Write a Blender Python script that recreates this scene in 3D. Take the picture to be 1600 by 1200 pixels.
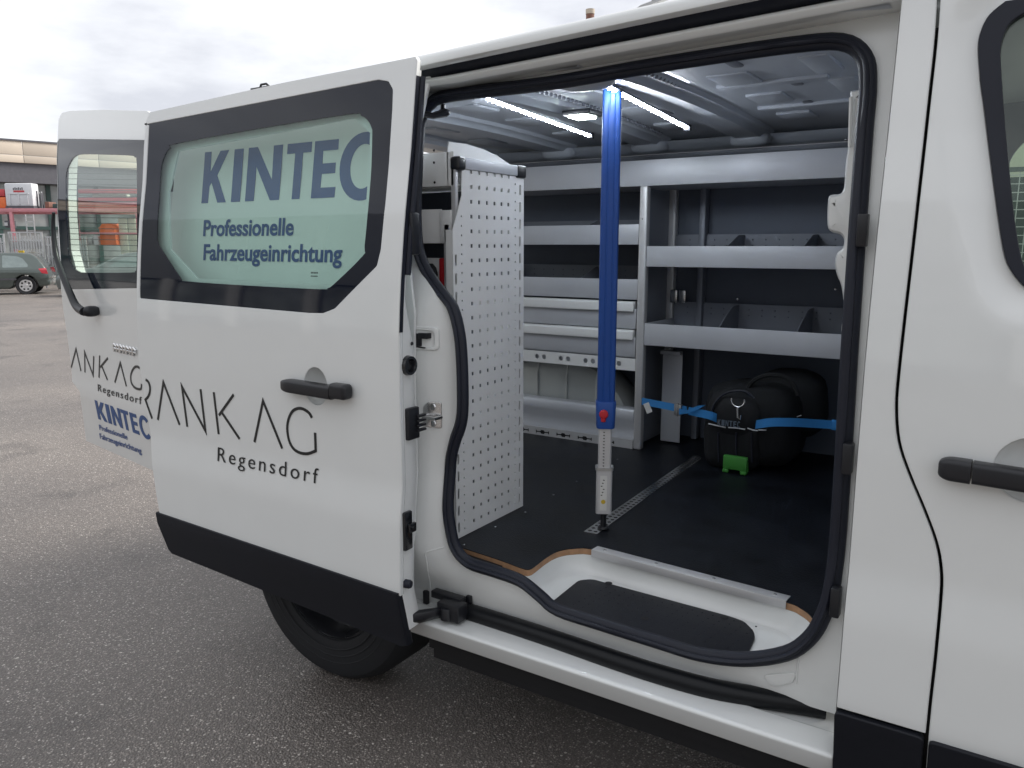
import bpy, bmesh, math, random
from mathutils import Vector, Matrix
random.seed(7)
for o in list(bpy.data.objects): bpy.data.objects.remove(o)
SC = bpy.context.scene
COL = SC.collection
R = math.radians

# ------------------------------------------------------------------ camera, sky, sun, exposure
FPX, PITCH, YAW, CH = 1238.0, math.atan(217/1238.0), R(33.1), 1.37
cd = bpy.data.cameras.new('camera'); cam = bpy.data.objects.new('camera', cd); COL.objects.link(cam)
cd.sensor_width = 36; cd.lens = 36*FPX/1600; cd.clip_start = .05; cd.clip_end = 2000
cam.location = (0, 0, CH); cam.rotation_euler = (math.pi/2-PITCH, 0, YAW)
SC.camera = cam

SUN_EL, SUN_AZ = R(42), R(44)            # azimuth from +Y towards +X
w = bpy.data.worlds.new('World'); SC.world = w; w.use_nodes = True
nt = w.node_tree; N = nt.nodes; L = nt.links
for n in list(N): N.remove(n)
out = N.new('ShaderNodeOutputWorld'); bg = N.new('ShaderNodeBackground'); bg.inputs['Strength'].default_value = .055
sky = N.new('ShaderNodeTexSky'); sky.sky_type = 'NISHITA'; sky.sun_disc = False
sky.sun_elevation = SUN_EL; sky.sun_rotation = SUN_AZ
tc = N.new('ShaderNodeTexCoord'); mp = N.new('ShaderNodeMapping'); mp.inputs['Scale'].default_value = (1.6, 1.6, 5.0)
nz = N.new('ShaderNodeTexNoise'); nz.inputs['Scale'].default_value = 2.1; nz.inputs['Detail'].default_value = 7; nz.inputs['Roughness'].default_value = .55
cr = N.new('ShaderNodeValToRGB')
cr.color_ramp.elements[0].position = .34; cr.color_ramp.elements[0].color = (5.9, 6.0, 6.5, 1)
cr.color_ramp.elements[1].position = .62; cr.color_ramp.elements[1].color = (9.5, 9.6, 9.8, 1)
mx = N.new('ShaderNodeMix'); mx.data_type = 'RGBA'; mx.inputs['Factor'].default_value = .9
L.new(tc.outputs['Generated'], mp.inputs['Vector']); L.new(mp.outputs['Vector'], nz.inputs['Vector'])
L.new(nz.outputs['Fac'], cr.inputs['Fac'])
L.new(sky.outputs['Color'], mx.inputs['A']); L.new(cr.outputs['Color'], mx.inputs['B'])
L.new(mx.outputs['Result'], bg.inputs['Color']); L.new(bg.outputs['Background'], out.inputs['Surface'])
sd = bpy.data.lights.new('sun', 'SUN'); sd.energy = 2.0; sd.angle = R(22); sd.color = (1, .95, .88)
sun = bpy.data.objects.new('sun', sd); COL.objects.link(sun)
sv = Vector((math.sin(SUN_AZ)*math.cos(SUN_EL), math.cos(SUN_AZ)*math.cos(SUN_EL), math.sin(SUN_EL)))
sun.rotation_euler = sv.to_track_quat('Z', 'Y').to_euler()
vs = SC.view_settings; vs.view_transform = 'Standard'; vs.look = 'None'; vs.gamma = 1; vs.use_curve_mapping = False
vs.exposure = 1.28
SC.cycles.max_bounces = 10; SC.cycles.transparent_max_bounces = 16
SC.cycles.use_denoising = True

# ------------------------------------------------------------------ measuring helpers (photograph survey: sight lines met with real planes)
FW = Vector((-math.sin(YAW)*math.cos(PITCH), math.cos(YAW)*math.cos(PITCH), -math.sin(PITCH)))
RT = Vector((math.cos(YAW), math.sin(YAW), 0)); UP = RT.cross(FW); C0 = Vector((0, 0, CH))
def ray(u, v): return FW + RT*((u-800)/FPX) + UP*((600-v)/FPX)
def onY(u, v, y): r = ray(u, v); return C0 + r*(y/r.y)
def onX(u, v, x): r = ray(u, v); return C0 + r*(x/r.x)
def onZ(u, v, z): r = ray(u, v); return C0 + r*((z-CH)/r.z)
def atD(u, v, d): return C0 + ray(u, v)*d
PZ = [(.2,.02),(.365,.014),(.444,-.003),(.50,-.016),(.517,-.017),(.60,-.014),(.685,-.0115),(.70,-.010),(.78,.001),(.85,.001),(1.0,0),(1.16,.003),(1.25,.010),(1.345,.021),(1.445,.035),(1.56,.057),(1.70,.077),(1.80,.091),(2.0,.13)]
def P(z):
    if z <= PZ[0][0]: return PZ[0][1]
    for (a, p), (b, q) in zip(PZ, PZ[1:]):
        if z <= b: return p+(q-p)*(z-a)/(b-a)
    return PZ[-1][1]
def yf(off, k=1.0): return lambda z: off + k*P(z)
def s2(u, v, f):
    y = f(1.0)
    for _ in range(7):
        p = onY(u, v, y); y = f(p.z)
    return (p.x, p.z)
def S(pts, f): return [s2(u, v, f) for u, v in pts]

# ------------------------------------------------------------------ materials
def mat(name, col, rough=.5, metal=0, coat=0, var=.06, vscale=8, bump=0, bscale=60, spec=.5, coat_rough=.04, emit=None, es=0):
    m = bpy.data.materials.new(name); m.use_nodes = True
    n = m.node_tree.nodes; l = m.node_tree.links; b = n['Principled BSDF']
    t = n.new('ShaderNodeTexCoord'); x = n.new('ShaderNodeTexNoise'); x.inputs['Scale'].default_value = vscale; x.inputs['Detail'].default_value = 4
    l.new(t.outputs['Object'], x.inputs['Vector'])
    r = n.new('ShaderNodeValToRGB'); e = r.color_ramp.elements
    e[0].position = .3; e[1].position = .7
    e[0].color = tuple(c*(1-var) for c in col)+(1,); e[1].color = tuple(min(1, c*(1+var)) for c in col)+(1,)
    l.new(x.outputs['Fac'], r.inputs['Fac']); l.new(r.outputs['Color'], b.inputs['Base Color'])
    mr = n.new('ShaderNodeMapRange'); mr.inputs['To Min'].default_value = max(.02, rough*.85); mr.inputs['To Max'].default_value = min(1, rough*1.15)
    l.new(x.outputs['Fac'], mr.inputs['Value']); l.new(mr.outputs['Result'], b.inputs['Roughness'])
    b.inputs['Metallic'].default_value = metal; b.inputs['Coat Weight'].default_value = coat; b.inputs['Coat Roughness'].default_value = coat_rough
    b.inputs['Specular IOR Level'].default_value = spec
    if bump:
        y = n.new('ShaderNodeTexNoise'); y.inputs['Scale'].default_value = bscale; y.inputs['Detail'].default_value = 3
        l.new(t.outputs['Object'], y.inputs['Vector'])
        u = n.new('ShaderNodeBump'); u.inputs['Strength'].default_value = bump; u.inputs['Distance'].default_value = .002
        l.new(y.outputs['Fac'], u.inputs['Height']); l.new(u.outputs['Normal'], b.inputs['Normal'])
    if emit:
        b.inputs['Emission Color'].default_value = emit+(1,); b.inputs['Emission Strength'].default_value = es
    return m
def glass(name, tint, refl=1.0):
    m = bpy.data.materials.new(name); m.use_nodes = True; n = m.node_tree.nodes; l = m.node_tree.links
    for q in list(n): n.remove(q)
    o = n.new('ShaderNodeOutputMaterial'); a = n.new('ShaderNodeBsdfTransparent'); a.inputs['Color'].default_value = tint+(1,)
    g = n.new('ShaderNodeBsdfGlossy'); g.inputs['Roughness'].default_value = .01
    f = n.new('ShaderNodeLayerWeight'); f.inputs['Blend'].default_value = .5
    t = n.new('ShaderNodeTexCoord'); x = n.new('ShaderNodeTexNoise'); x.inputs['Scale'].default_value = 3
    u = n.new('ShaderNodeBump'); u.inputs['Strength'].default_value = .02; u.inputs['Distance'].default_value = .01
    l.new(t.outputs['Object'], x.inputs['Vector']); l.new(x.outputs['Fac'], u.inputs['Height']); l.new(u.outputs['Normal'], g.inputs['Normal'])
    pw = n.new('ShaderNodeMath'); pw.operation = 'POWER'; pw.inputs[1].default_value = 5; l.new(f.outputs['Facing'], pw.inputs[0])
    k = n.new('ShaderNodeMath'); k.operation = 'MULTIPLY_ADD'; k.inputs[1].default_value = .95*refl; k.inputs[2].default_value = .04*refl; l.new(pw.outputs[0], k.inputs[0])
    s = n.new('ShaderNodeMixShader'); l.new(k.outputs[0], s.inputs['Fac']); l.new(a.outputs[0], s.inputs[1]); l.new(g.outputs[0], s.inputs[2])
    l.new(s.outputs[0], o.inputs['Surface']); return m
M = dict(
    paint=mat('white_paint', (.78,.80,.795), .25, coat=1.0, var=.01, spec=.5),
    paint_in=mat('white_paint_inner', (.80,.815,.805), .4, coat=.4, var=.02),
    clad=mat('dark_plastic', (.009,.0105,.016), .55, var=.12, bump=.25, bscale=700, spec=.3),
    rubber=mat('rubber', (.012,.0145,.025), .5, var=.1, spec=.35),
    black=mat('black_plastic', (.012,.013,.017), .38, var=.1),
    blackgloss=mat('black_gloss_metal', (.008,.009,.012), .22, var=.1, coat=.5),
    rail_black=mat('rail_black', (.006,.007,.009), .35, var=.1, spec=.25),
    frit=mat('black_glass_border', (.006,.009,.019), .04, var=.05, spec=.4),
    film=mat('white_film', (.78,.80,.78), .5, var=.015),
    blue_print=mat('blue_print', (.020,.075,.24), .45, var=.03),
    dark_blue_print=mat('dark_blue_print', (.018,.065,.24), .45, var=.03),
    ink=mat('black_print', (.010,.011,.012), .4, var=.03),
    rack=mat('grey_powder_coat', (.50,.515,.55), .42, metal=.15, var=.03, bump=.08, bscale=500),
    perf=mat('pale_powder_coat', (.80,.805,.80), .42, metal=.0, var=.02, bump=.06, bscale=500),
    rackdark=mat('dark_grey_sheet', (.20,.215,.25), .5, metal=.2, var=.05),
    alu=mat('anodised_aluminium', (.60,.60,.61), .42, metal=.35, var=.03),
    steel=mat('bright_steel', (.66,.66,.66), .25, metal=1, var=.05),
    zinc=mat('zinc_steel', (.50,.50,.50), .4, metal=.9, var=.08),
    lining=mat('grey_lining_board', (.10,.118,.155), .6, var=.06, bump=.1, bscale=300),
    ceil=mat('interior_grey_paint', (.50,.54,.60), .5, coat=.1, var=.03),
    arch=mat('wheel_arch_paint', (.50,.53,.52), .3, coat=.6, var=.04),
    bluebar=mat('blue_plastic', (.012,.075,.34), .5, var=.04, coat=0),
    red=mat('red_plastic', (.55,.02,.03), .4, var=.05),
    green=mat('green_plastic', (.05,.25,.04), .5, var=.06),
    strap=mat('blue_webbing', (.03,.22,.55), .75, var=.1, bump=.4, bscale=900),
    bag=mat('black_cordura', (.008,.009,.011), .8, var=.2, bump=.5, bscale=500, spec=.3),
    bagtop=mat('black_cordura_lid', (.010,.011,.013), .65, var=.2, bump=.4, bscale=400, spec=.3),
    piping=mat('reflective_piping', (.62,.64,.66), .4, var=.1),
    tyre=mat('tyre_rubber', (.012,.013,.016), .75, var=.15, bump=.3, bscale=80),
    rim=mat('black_steel_rim', (.02,.021,.025), .28, var=.1, coat=.5),
    wood=mat('plywood_edge', (.42,.24,.13), .6, var=.2, vscale=40),
    led=mat('led_beads', (.9,.92,1), .5, emit=(.86,.92,1.0), es=66),
    lamp=mat('lamp_diffuser', (.9,.95,.95), .5, emit=(.85,1.0,.92), es=14),
    under=mat('underbody', (.012,.012,.014), .8, var=.2),
    label=mat('paper_label', (.7,.7,.68), .6, var=.05),
    yellow=mat('yellow_sticker', (.6,.42,.03), .5, var=.05),
    chrome=mat('chrome', (.75,.75,.75), .15, metal=1, var=.05),
    glass_door=glass('tinted_glass', (.87,.955,.93)),
    glass_rear=glass('rear_glass', (.90,.965,.925)),
    glass_cab=glass('cab_glass', (.90,.96,.91)),
)
# load floor: black film-faced board with a fine anti-slip grain
def floor_mat():
    m = mat('antislip_floor_board', (.0065,.0078,.0115), .45, var=.5, vscale=7, spec=.25)
    n = m.node_tree.nodes; l = m.node_tree.links; b = n['Principled BSDF']
    t = n.new('ShaderNodeTexCoord'); v = n.new('ShaderNodeTexVoronoi'); v.inputs['Scale'].default_value = 230
    u = n.new('ShaderNodeBump'); u.inputs['Strength'].default_value = .45; u.inputs['Distance'].default_value = .001
    l.new(t.outputs['Object'], v.inputs['Vector']); l.new(v.outputs['Distance'], u.inputs['Height']); l.new(u.outputs['Normal'], b.inputs['Normal'])
    return m
M['floor'] = floor_mat()
def asphalt():
    m = bpy.data.materials.new('stony_asphalt'); m.use_nodes = True; n = m.node_tree.nodes; l = m.node_tree.links; b = n['Principled BSDF']
    t = n.new('ShaderNodeTexCoord')
    def vor(s, f='F1'):
        v = n.new('ShaderNodeTexVoronoi'); v.inputs['Scale'].default_value = s; v.feature = f; l.new(t.outputs['Object'], v.inputs['Vector']); return v
    def noi(s, d=5):
        v = n.new('ShaderNodeTexNoise'); v.inputs['Scale'].default_value = s; v.inputs['Detail'].default_value = d; l.new(t.outputs['Object'], v.inputs['Vector']); return v
    def ramp(src, *st):
        r = n.new('ShaderNodeValToRGB'); e = r.color_ramp.elements
        while len(e) < len(st): e.new(.5)
        for q, (p, c) in zip(e, st): q.position = p; q.color = c+(1,)
        l.new(src, r.inputs['Fac']); return r
    def mixc(f, a, c, mode='MIX'):
        x = n.new('ShaderNodeMix'); x.data_type = 'RGBA'; x.blend_type = mode
        if isinstance(f, float): x.inputs['Factor'].default_value = f
        else: l.new(f, x.inputs['Factor'])
        l.new(a, x.inputs['A']); l.new(c, x.inputs['B']); return x.outputs['Result']
    a = vor(165); sep = n.new('ShaderNodeSeparateColor'); l.new(a.outputs['Color'], sep.inputs['Color'])
    stone = ramp(sep.outputs['Red'], (0, (.13,.116,.107)), (.38, (.22,.196,.178)), (.74, (.33,.294,.265)), (.90, (.52,.475,.43)), (1, (.78,.73,.67)))
    mask = ramp(a.outputs['Distance'], (.30, (1,1,1)), (.52, (0,0,0)))
    tarc = ramp(noi(300).outputs['Fac'], (.3, (.085,.076,.070)), (.7, (.22,.197,.180)))
    c1 = mixc(mask.outputs['Color'], tarc.outputs['Color'], stone.outputs['Color'])
    g = vor(62); sp = n.new('ShaderNodeSeparateColor'); l.new(g.outputs['Color'], sp.inputs['Color'])
    big = ramp(sp.outputs['Green'], (.88, (0,0,0)), (.885, (1,1,1))); rad = ramp(g.outputs['Distance'], (.20, (1,1,1)), (.26, (0,0,0)))
    bm = mixc(1.0, big.outputs['Color'], rad.outputs['Color'], 'MULTIPLY')
    lc = n.new('ShaderNodeRGB'); lc.outputs[0].default_value = (.74,.70,.65,1)
    c2 = mixc(bm, c1, lc.outputs[0])
    wear = ramp(noi(.55, 6).outputs['Fac'], (.28, (.60,.60,.615)), (.70, (.98,.965,.945)))
    c3 = mixc(1.0, c2, wear.outputs['Color'], 'MULTIPLY')
    stn = ramp(noi(1.7, 8).outputs['Fac'], (.30, (.62,.62,.63)), (.42, (1,1,1))); c4 = mixc(1.0, c3, stn.outputs['Color'], 'MULTIPLY')
    l.new(c4, b.inputs['Base Color'])
    rr = ramp(noi(60).outputs['Fac'], (.3, (.36,.36,.36)), (.7, (.56,.56,.56))); l.new(rr.outputs['Color'], b.inputs['Roughness'])
    b.inputs['Specular IOR Level'].default_value = .55
    h = n.new('ShaderNodeMath'); h.operation = 'SUBTRACT'; h.inputs[0].default_value = 1; l.new(a.outputs['Distance'], h.inputs[1])
    u = n.new('ShaderNodeBump'); u.inputs['Strength'].default_value = .7; u.inputs['Distance'].default_value = .005
    l.new(h.outputs[0], u.inputs['Height']); l.new(u.outputs['Normal'], b.inputs['Normal'])
    return m
M['asphalt'] = asphalt()

# ------------------------------------------------------------------ object helpers
def tag(o, label=None, cat=None, group=None, kind=None):
    if label: o['label'] = label
    if cat: o['category'] = cat
    if group: o['group'] = group
    if kind: o['kind'] = kind
    return o
def empty(name, loc, label, cat, group=None):
    o = bpy.data.objects.new(name, None); COL.objects.link(o); o.location = loc; o.empty_display_size = .1
    return tag(o, label, cat, group)
def link(name, me, m, parent=None, ang=35):
    for p in me.polygons: p.use_smooth = True
    if ang: me.set_sharp_from_angle(angle=R(ang))
    me.materials.clear(); me.materials.append(M[m] if isinstance(m, str) else m)
    o = bpy.data.objects.new(name, me); COL.objects.link(o)
    if parent:
        o.parent = parent
        if parent.type == 'EMPTY': o.matrix_parent_inverse = (Matrix.Translation(parent.location) @ parent.rotation_euler.to_matrix().to_4x4()).inverted()
    return o
class MB:
    def __init__(s): s.b = bmesh.new()
    def raw(s, vs, fs):
        v = [s.b.verts.new(p) for p in vs]
        for f in fs:
            try: s.b.faces.new([v[i] for i in f])
            except ValueError: pass
        return s
    def box(s, x0, x1, y0, y1, z0, z1, mx=None):
        vs = [Vector((x, y, z)) for z in (z0, z1) for y in (y0, y1) for x in (x0, x1)]
        if mx: vs = [mx @ v for v in vs]
        return s.raw(vs, [(0,2,3,1),(4,5,7,6),(0,1,5,4),(2,6,7,3),(0,4,6,2),(1,3,7,5)])
    def tube(s, path, r, n=10, closed=False, caps=True, flat=1.0):
        pts = [Vector(p) for p in path]; k = len(pts); rings = []; prev = None
        rr = r if isinstance(r, (list, tuple)) else [r]*k
        for i, p in enumerate(pts):
            a = pts[(i-1) % k] if closed or i else p; c = pts[(i+1) % k] if closed or i < k-1 else p
            t = (c-a).normalized()
            if prev is None:
                ref = Vector((0,0,1)) if abs(t.z) < .9 else Vector((0,1,0)); nrm = (ref-t*ref.dot(t)).normalized()
            else: nrm = (prev-t*prev.dot(t)).normalized()
            prev = nrm; bi = t.cross(nrm)
            rings.append([s.b.verts.new(p+nrm*rr[i]*math.cos(j*2*math.pi/n)+bi*rr[i]*flat*math.sin(j*2*math.pi/n)) for j in range(n)])
        for i in range(k if closed else k-1):
            A, B = rings[i], rings[(i+1) % k]
            for j in range(n): s.b.faces.new((A[j], A[(j+1) % n], B[(j+1) % n], B[j]))
        if caps and not closed: s.b.faces.new(rings[0][::-1]); s.b.faces.new(rings[-1])
        return s
    def prism(s, prof, a0, a1, fn):
        """closed profile swept between two stations; fn(station, p, q) -> point"""
        n = len(prof)
        v = [s.b.verts.new(fn(a, p, q)) for a in (a0, a1) for p, q in prof]
        for i in range(n): s.b.faces.new((v[i], v[(i+1) % n], v[n+(i+1) % n], v[n+i]))
        s.b.faces.new(v[:n][::-1]); s.b.faces.new(v[n:]); return s
    def sheet(s, rows):
        g = [[s.b.verts.new(p) for p in r] for r in rows]
        for A, B in zip(g, g[1:]):
            for j in range(len(A)-1): s.b.faces.new((A[j], A[j+1], B[j+1], B[j]))
        return s
    def lathe(s, prof, c, ax, n=32, closed=False):
        ax = Vector(ax).normalized(); u = ax.orthogonal().normalized(); w_ = ax.cross(u); c = Vector(c); rings = []
        for r, h in prof:
            rings.append([s.b.verts.new(c+ax*h+(u*math.cos(j*2*math.pi/n)+w_*math.sin(j*2*math.pi/n))*max(r, 1e-5)) for j in range(n)])
        pr = list(zip(rings, rings[1:]))
        if closed: pr.append((rings[-1], rings[0]))
        for A, B in pr:
            for j in range(n): s.b.faces.new((A[j], A[(j+1) % n], B[(j+1) % n], B[j]))
        return s
    def ell(s, c, r, e=1.0, nu=24, nv=14, mx=None):
        c = Vector(c); f = lambda t: math.copysign(abs(t)**e, t); rows = []
        for i in range(nv+1):
            ph = -math.pi/2+math.pi*i/nv; row = []
            for j in range(nu):
                th = 2*math.pi*j/nu
                p = Vector((r[0]*f(math.cos(ph))*f(math.cos(th)), r[1]*f(math.cos(ph))*f(math.sin(th)), r[2]*f(math.sin(ph))))
                row.append(s.b.verts.new(c+(mx @ p if mx else p)))
            rows.append(row)
        for A, B in zip(rows, rows[1:]):
            for j in range(nu): s.b.faces.new((A[j], A[(j+1) % nu], B[(j+1) % nu], B[j]))
        return s
    def build(s, name, m, parent=None, bev=0, ang=35, seg=2):
        b = s.b
        bmesh.ops.remove_doubles(b, verts=b.verts, dist=1e-6)
        bmesh.ops.recalc_face_normals(b, faces=b.faces)
        if bev:
            ed = [e for e in b.edges if len(e.link_faces) == 2 and e.calc_face_angle(0) > R(38)]
            bmesh.ops.bevel(b, geom=ed, offset=bev, segments=seg, profile=.5, affect='EDGES', clamp_overlap=True)
        me = bpy.data.meshes.new(name); b.to_mesh(me); b.free()
        return link(name, me, m, parent, ang)
def rnd(pts, r, seg=6):
    """round every corner of a closed polygon; r number or list"""
    out_ = []; n = len(pts)
    for i in range(n):
        p = Vector(pts[i]).to_2d(); a = Vector(pts[i-1]).to_2d(); c = Vector(pts[(i+1) % n]).to_2d()
        q = r[i] if isinstance(r, (list, tuple)) else r
        if q <= 0: out_.append(tuple(p)); continue
        u, v = a-p, c-p; d = min(q, u.length*.48, v.length*.48); A = p+u.normalized()*d; B = p+v.normalized()*d
        for k in range(seg+1):
            t = k/seg; out_.append(tuple(A*(1-t)**2+p*2*t*(1-t)+B*t*t))
    return out_
def smooth(pts, closed=True, sub=5):
    n = len(pts); out_ = []; V = [Vector(p) for p in pts]
    for i in range(n if closed else n-1):
        g = lambda k: V[k % n] if closed else V[max(0, min(n-1, k))]
        p0, p1, p2, p3 = g(i-1), g(i), g(i+1), g(i+2)
        for k in range(sub):
            t = k/sub; out_.append(.5*((2*p1)+(p2-p0)*t+(2*p0-5*p1+4*p2-p3)*t*t+(3*p1-p0-3*p2+p3)*t**3))
    if not closed: out_.append(V[-1])
    return [tuple(p) for p in out_]
def fill(outer, holes=(), thick=.004, bev=0, cut=0, axis=1, cut2=0):
    cu = bpy.data.curves.new('tmp', 'CURVE'); cu.dimensions = '2D'; cu.fill_mode = 'BOTH'
    for loop in [outer]+list(holes):
        sp = cu.splines.new('POLY'); sp.points.add(len(loop)-1); sp.use_cyclic_u = True
        for q, p in zip(sp.points, loop): q.co = (p[0], p[1], 0, 1)
    cu.extrude = max(1e-5, thick/2-bev); cu.bevel_depth = bev; cu.bevel_resolution = 1; cu.offset = -bev
    o = bpy.data.objects.new('tmp', cu); me = bpy.data.meshes.new_from_object(o)
    bpy.data.objects.remove(o); bpy.data.curves.remove(cu)
    b = bmesh.new(); b.from_mesh(me); bpy.data.meshes.remove(me)
    bmesh.ops.remove_doubles(b, verts=b.verts, dist=1e-5)
    if cut:
        lo = min(p[axis] for p in outer); hi = max(p[axis] for p in outer); k = lo+cut
        no = (0, 1, 0) if axis == 1 else (1, 0, 0)
        while k < hi-1e-4:
            co = (0, k, 0) if axis == 1 else (k, 0, 0)
            bmesh.ops.bisect_plane(b, geom=b.verts[:]+b.edges[:]+b.faces[:], plane_co=co, plane_no=no, dist=1e-5); k += cut
    if cut2:
        k = min(p[0] for p in outer)+cut2
        while k < max(p[0] for p in outer)-1e-4:
            bmesh.ops.bisect_plane(b, geom=b.verts[:]+b.edges[:]+b.faces[:], plane_co=(k, 0, 0), plane_no=(1, 0, 0), dist=1e-5); k += cut2
    return b
def panel(name, outer, m, parent=None, holes=(), fn=None, thick=.004, bev=0, cut=0, ang=35, axis=1, cut2=0):
    """flat outline with thickness laid onto a curved surface; fn(a, b, w): w = depth behind the outer face"""
    b = fill(outer, holes, thick, bev, cut, axis, cut2); b.normal_update(); b.verts.index_update(); b.faces.ensure_lookup_table()
    flat = [v.co.copy() for v in b.verts]; tg = b.faces.layers.int.new('front')
    for f in b.faces: f[tg] = 1 if abs(f.normal.z) > .9 else 0
    for v in b.verts: v.co = Vector(fn(v.co.x, v.co.y, v.co.z+thick/2))
    bmesh.ops.recalc_face_normals(b, faces=b.faces)
    me = bpy.data.meshes.new(name); b.to_mesh(me); b.free()
    o = link(name, me, m, parent, ang)
    if cut and bev:
        def an(i_):
            p = flat[i_]; w_ = p.z+thick/2; e = 2e-2
            A = Vector(fn(p.x+e, p.y, w_))-Vector(fn(p.x-e, p.y, w_)); B_ = Vector(fn(p.x, p.y+e, w_))-Vector(fn(p.x, p.y-e, w_)); return A.cross(B_).normalized()
        fr_l = [a.value for a in me.attributes['front'].data]; inv = me.vertices; M3 = o.matrix_world.to_3x3()
        nv = {}; fv = {}
        for p in me.polygons:
            if fr_l[p.index]:
                for v in p.vertices:
                    n_ = nv.get(v) or an(v); nv[v] = n_; fv[v] = n_ if n_.dot(p.normal) > 0 else -n_
        nl = [None]*len(me.loops)
        for p in me.polygons:
            for li, v in zip(p.loop_indices, p.vertices): nl[li] = fv.get(v, p.normal)
        me.normals_split_custom_set([tuple(n_) for n_ in nl])
    return o
def side(f): return lambda a, b, w: (a, f(b)+w, b)
def ribbon(pts, wd):
    V = [Vector(p).to_2d() for p in pts]; n = len(V); Lf = []; Rt = []
    for i in range(n):
        d1 = (V[i]-V[i-1]).normalized() if i else None; d2 = (V[i+1]-V[i]).normalized() if i < n-1 else None
        d1 = d1 or d2; d2 = d2 or d1
        t = (d1+d2).normalized() if (d1+d2).length > .05 else d2; nn = Vector((-t.y, t.x)); k = nn.dot(Vector((-d1.y, d1.x))); k = wd/2/max(k, .25)
        Lf.append(tuple(V[i]+nn*k)); Rt.append(tuple(V[i]-nn*k))
    return Lf+Rt[::-1]
def joined(name, polys, m, parent, fn, thick=.0008):
    bb = bmesh.new()
    for p in polys:
        b = fill(p, (), thick)
        for v in b.verts: v.co = Vector(fn(v.co.x, v.co.y, v.co.z+thick/2))
        t = bpy.data.meshes.new('t'); b.to_mesh(t); b.free(); bb.from_mesh(t); bpy.data.meshes.remove(t)
    bmesh.ops.recalc_face_normals(bb, faces=bb.faces)
    me = bpy.data.meshes.new(name); bb.to_mesh(me); bb.free()
    return link(name, me, m, parent, 30)
def lettering(name, txt, a0, a1, b0, h, m, parent, fn, bold=0.0, spacing=1.0, thick=.0008):
    """printed words from a0 to a1 on baseline b0 (or a function of a) with cap height h"""
    cu = bpy.data.curves.new('t', 'FONT'); cu.body = txt; cu.size = 1; cu.space_character = spacing; cu.offset = bold; cu.extrude = .0005; cu.resolution_u = 4
    o = bpy.data.objects.new('t', cu); me = bpy.data.meshes.new_from_object(o); bpy.data.objects.remove(o); bpy.data.curves.remove(cu)
    xs = [v.co.x for v in me.vertices]; x0, x1 = min(xs), max(xs); zs = [v.co.z for v in me.vertices]; zm = max(zs)
    CAP = .70
    for v in me.vertices:
        a = a0+(v.co.x-x0)/(x1-x0)*(a1-a0); bz = b0(a) if callable(b0) else b0
        v.co = Vector(fn(a, bz+v.co.y/CAP*h, -thick if v.co.z > 0 else 0))
    return link(name, me, m, parent, 30)
def arc(cx, cy, rx, ry, a0, a1, n=18): return [(cx+rx*math.cos(R(a0+(a1-a0)*i/n)), cy+ry*math.sin(R(a0+(a1-a0)*i/n))) for i in range(n+1)]
GLY = {
    'K': [(0,0),(0,1),(.27,1),(.27,.60),(.64,1),(.98,1),(.56,.53),(1,0),(.66,0),(.34,.40),(.27,.33),(.27,0)],
    'I': [(0,0),(0,1),(1,1),(1,0)],
    'N': [(0,0),(0,1),(.27,1),(.74,.37),(.74,1),(1,1),(1,0),(.74,0),(.26,.64),(.26,0)],
    'T': [(.34,0),(.34,.82),(0,.82),(0,1),(1,1),(1,.82),(.66,.82),(.66,0)],
    'E': [(0,0),(0,1),(1,1),(1,.82),(.37,.82),(.37,.60),(.93,.60),(.93,.42),(.37,.42),(.37,.18),(1,.18),(1,0)],
    'C': arc(.5,.5,.52,.575,42,318,26)+arc(.5,.5,.285,.375,318,42,26)}
def bigword(name, word, boxes, z0, z1, m, parent, fn):
    ps = []
    for ch, (a, b) in zip(word, boxes): ps.append([(a+x*(b-a), z0+y*(z1-z0)) for x, y in GLY[ch]])
    return joined(name, ps, m, parent, fn)
def circ(cx, cy, r, n=24, ry=None): return [(cx+r*math.cos(2*math.pi*i/n), cy+(ry or r)*math.sin(2*math.pi*i/n)) for i in range(n)]

# ------------------------------------------------------------------ the ground
def gz(x, y):
    r = math.hypot(x+.8, y-2.4); return -max(0, min(r, 45)-6)*.0122
def ground():
    b = MB(); rad = [0,.5,1,1.5,2,2.5,3,4,5,6,8,11,15,20,26,33,45,70,120,250,600,1500]; n = 48; rows = []
    for r in rad: rows.append([(-.8+r*math.cos(2*math.pi*j/n), 2.4+r*math.sin(2*math.pi*j/n), gz(-.8+r*math.cos(2*math.pi*j/n), 2.4+r*math.sin(2*math.pi*j/n))) for j in range(n+1)])
    b.sheet(rows); return tag(b.build('ground', 'asphalt', None, ang=0), kind='structure')
ground()

# ------------------------------------------------------------------ the van
van = empty('panel_van', (-.8, 2.44, 0), 'white panel van seen from its side with sliding door open onto a fitted load bay', 'van')
B = yf(1.50); F = yf(1.60); D = yf(1.42); Q = yf(1.535)
XB = -.235
# roof shell: section in (y, z)
rs = [(1.583,1.796),(1.574,1.802),(1.573,1.815),(1.580,1.8265),(1.60,1.8335),(1.66,1.848),(1.76,1.866),(1.90,1.882),(2.15,1.895),(2.42,1.899),(2.7,1.895),(2.95,1.882),(3.12,1.862),(3.22,1.835),(3.27,1.80)]
ri = [(3.22,1.79),(3.12,1.825),(2.42,1.86),(1.74,1.83),(1.66,1.806)]
def roof_tilt(x): return .034*(x+1.29) if x < -1.29 else .040*(x+1.29)
prof_ = rs+ri; b = MB(); st_x = (-2.40,-2.1,-1.7,-1.29,-.9,-.4,.2,.8,1.35)
b.sheet([[(x, p, q+roof_tilt(x)-.004) for p, q in prof_+prof_[:1]] for x in st_x])
b.build('roof', 'paint', van, ang=50)
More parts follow.
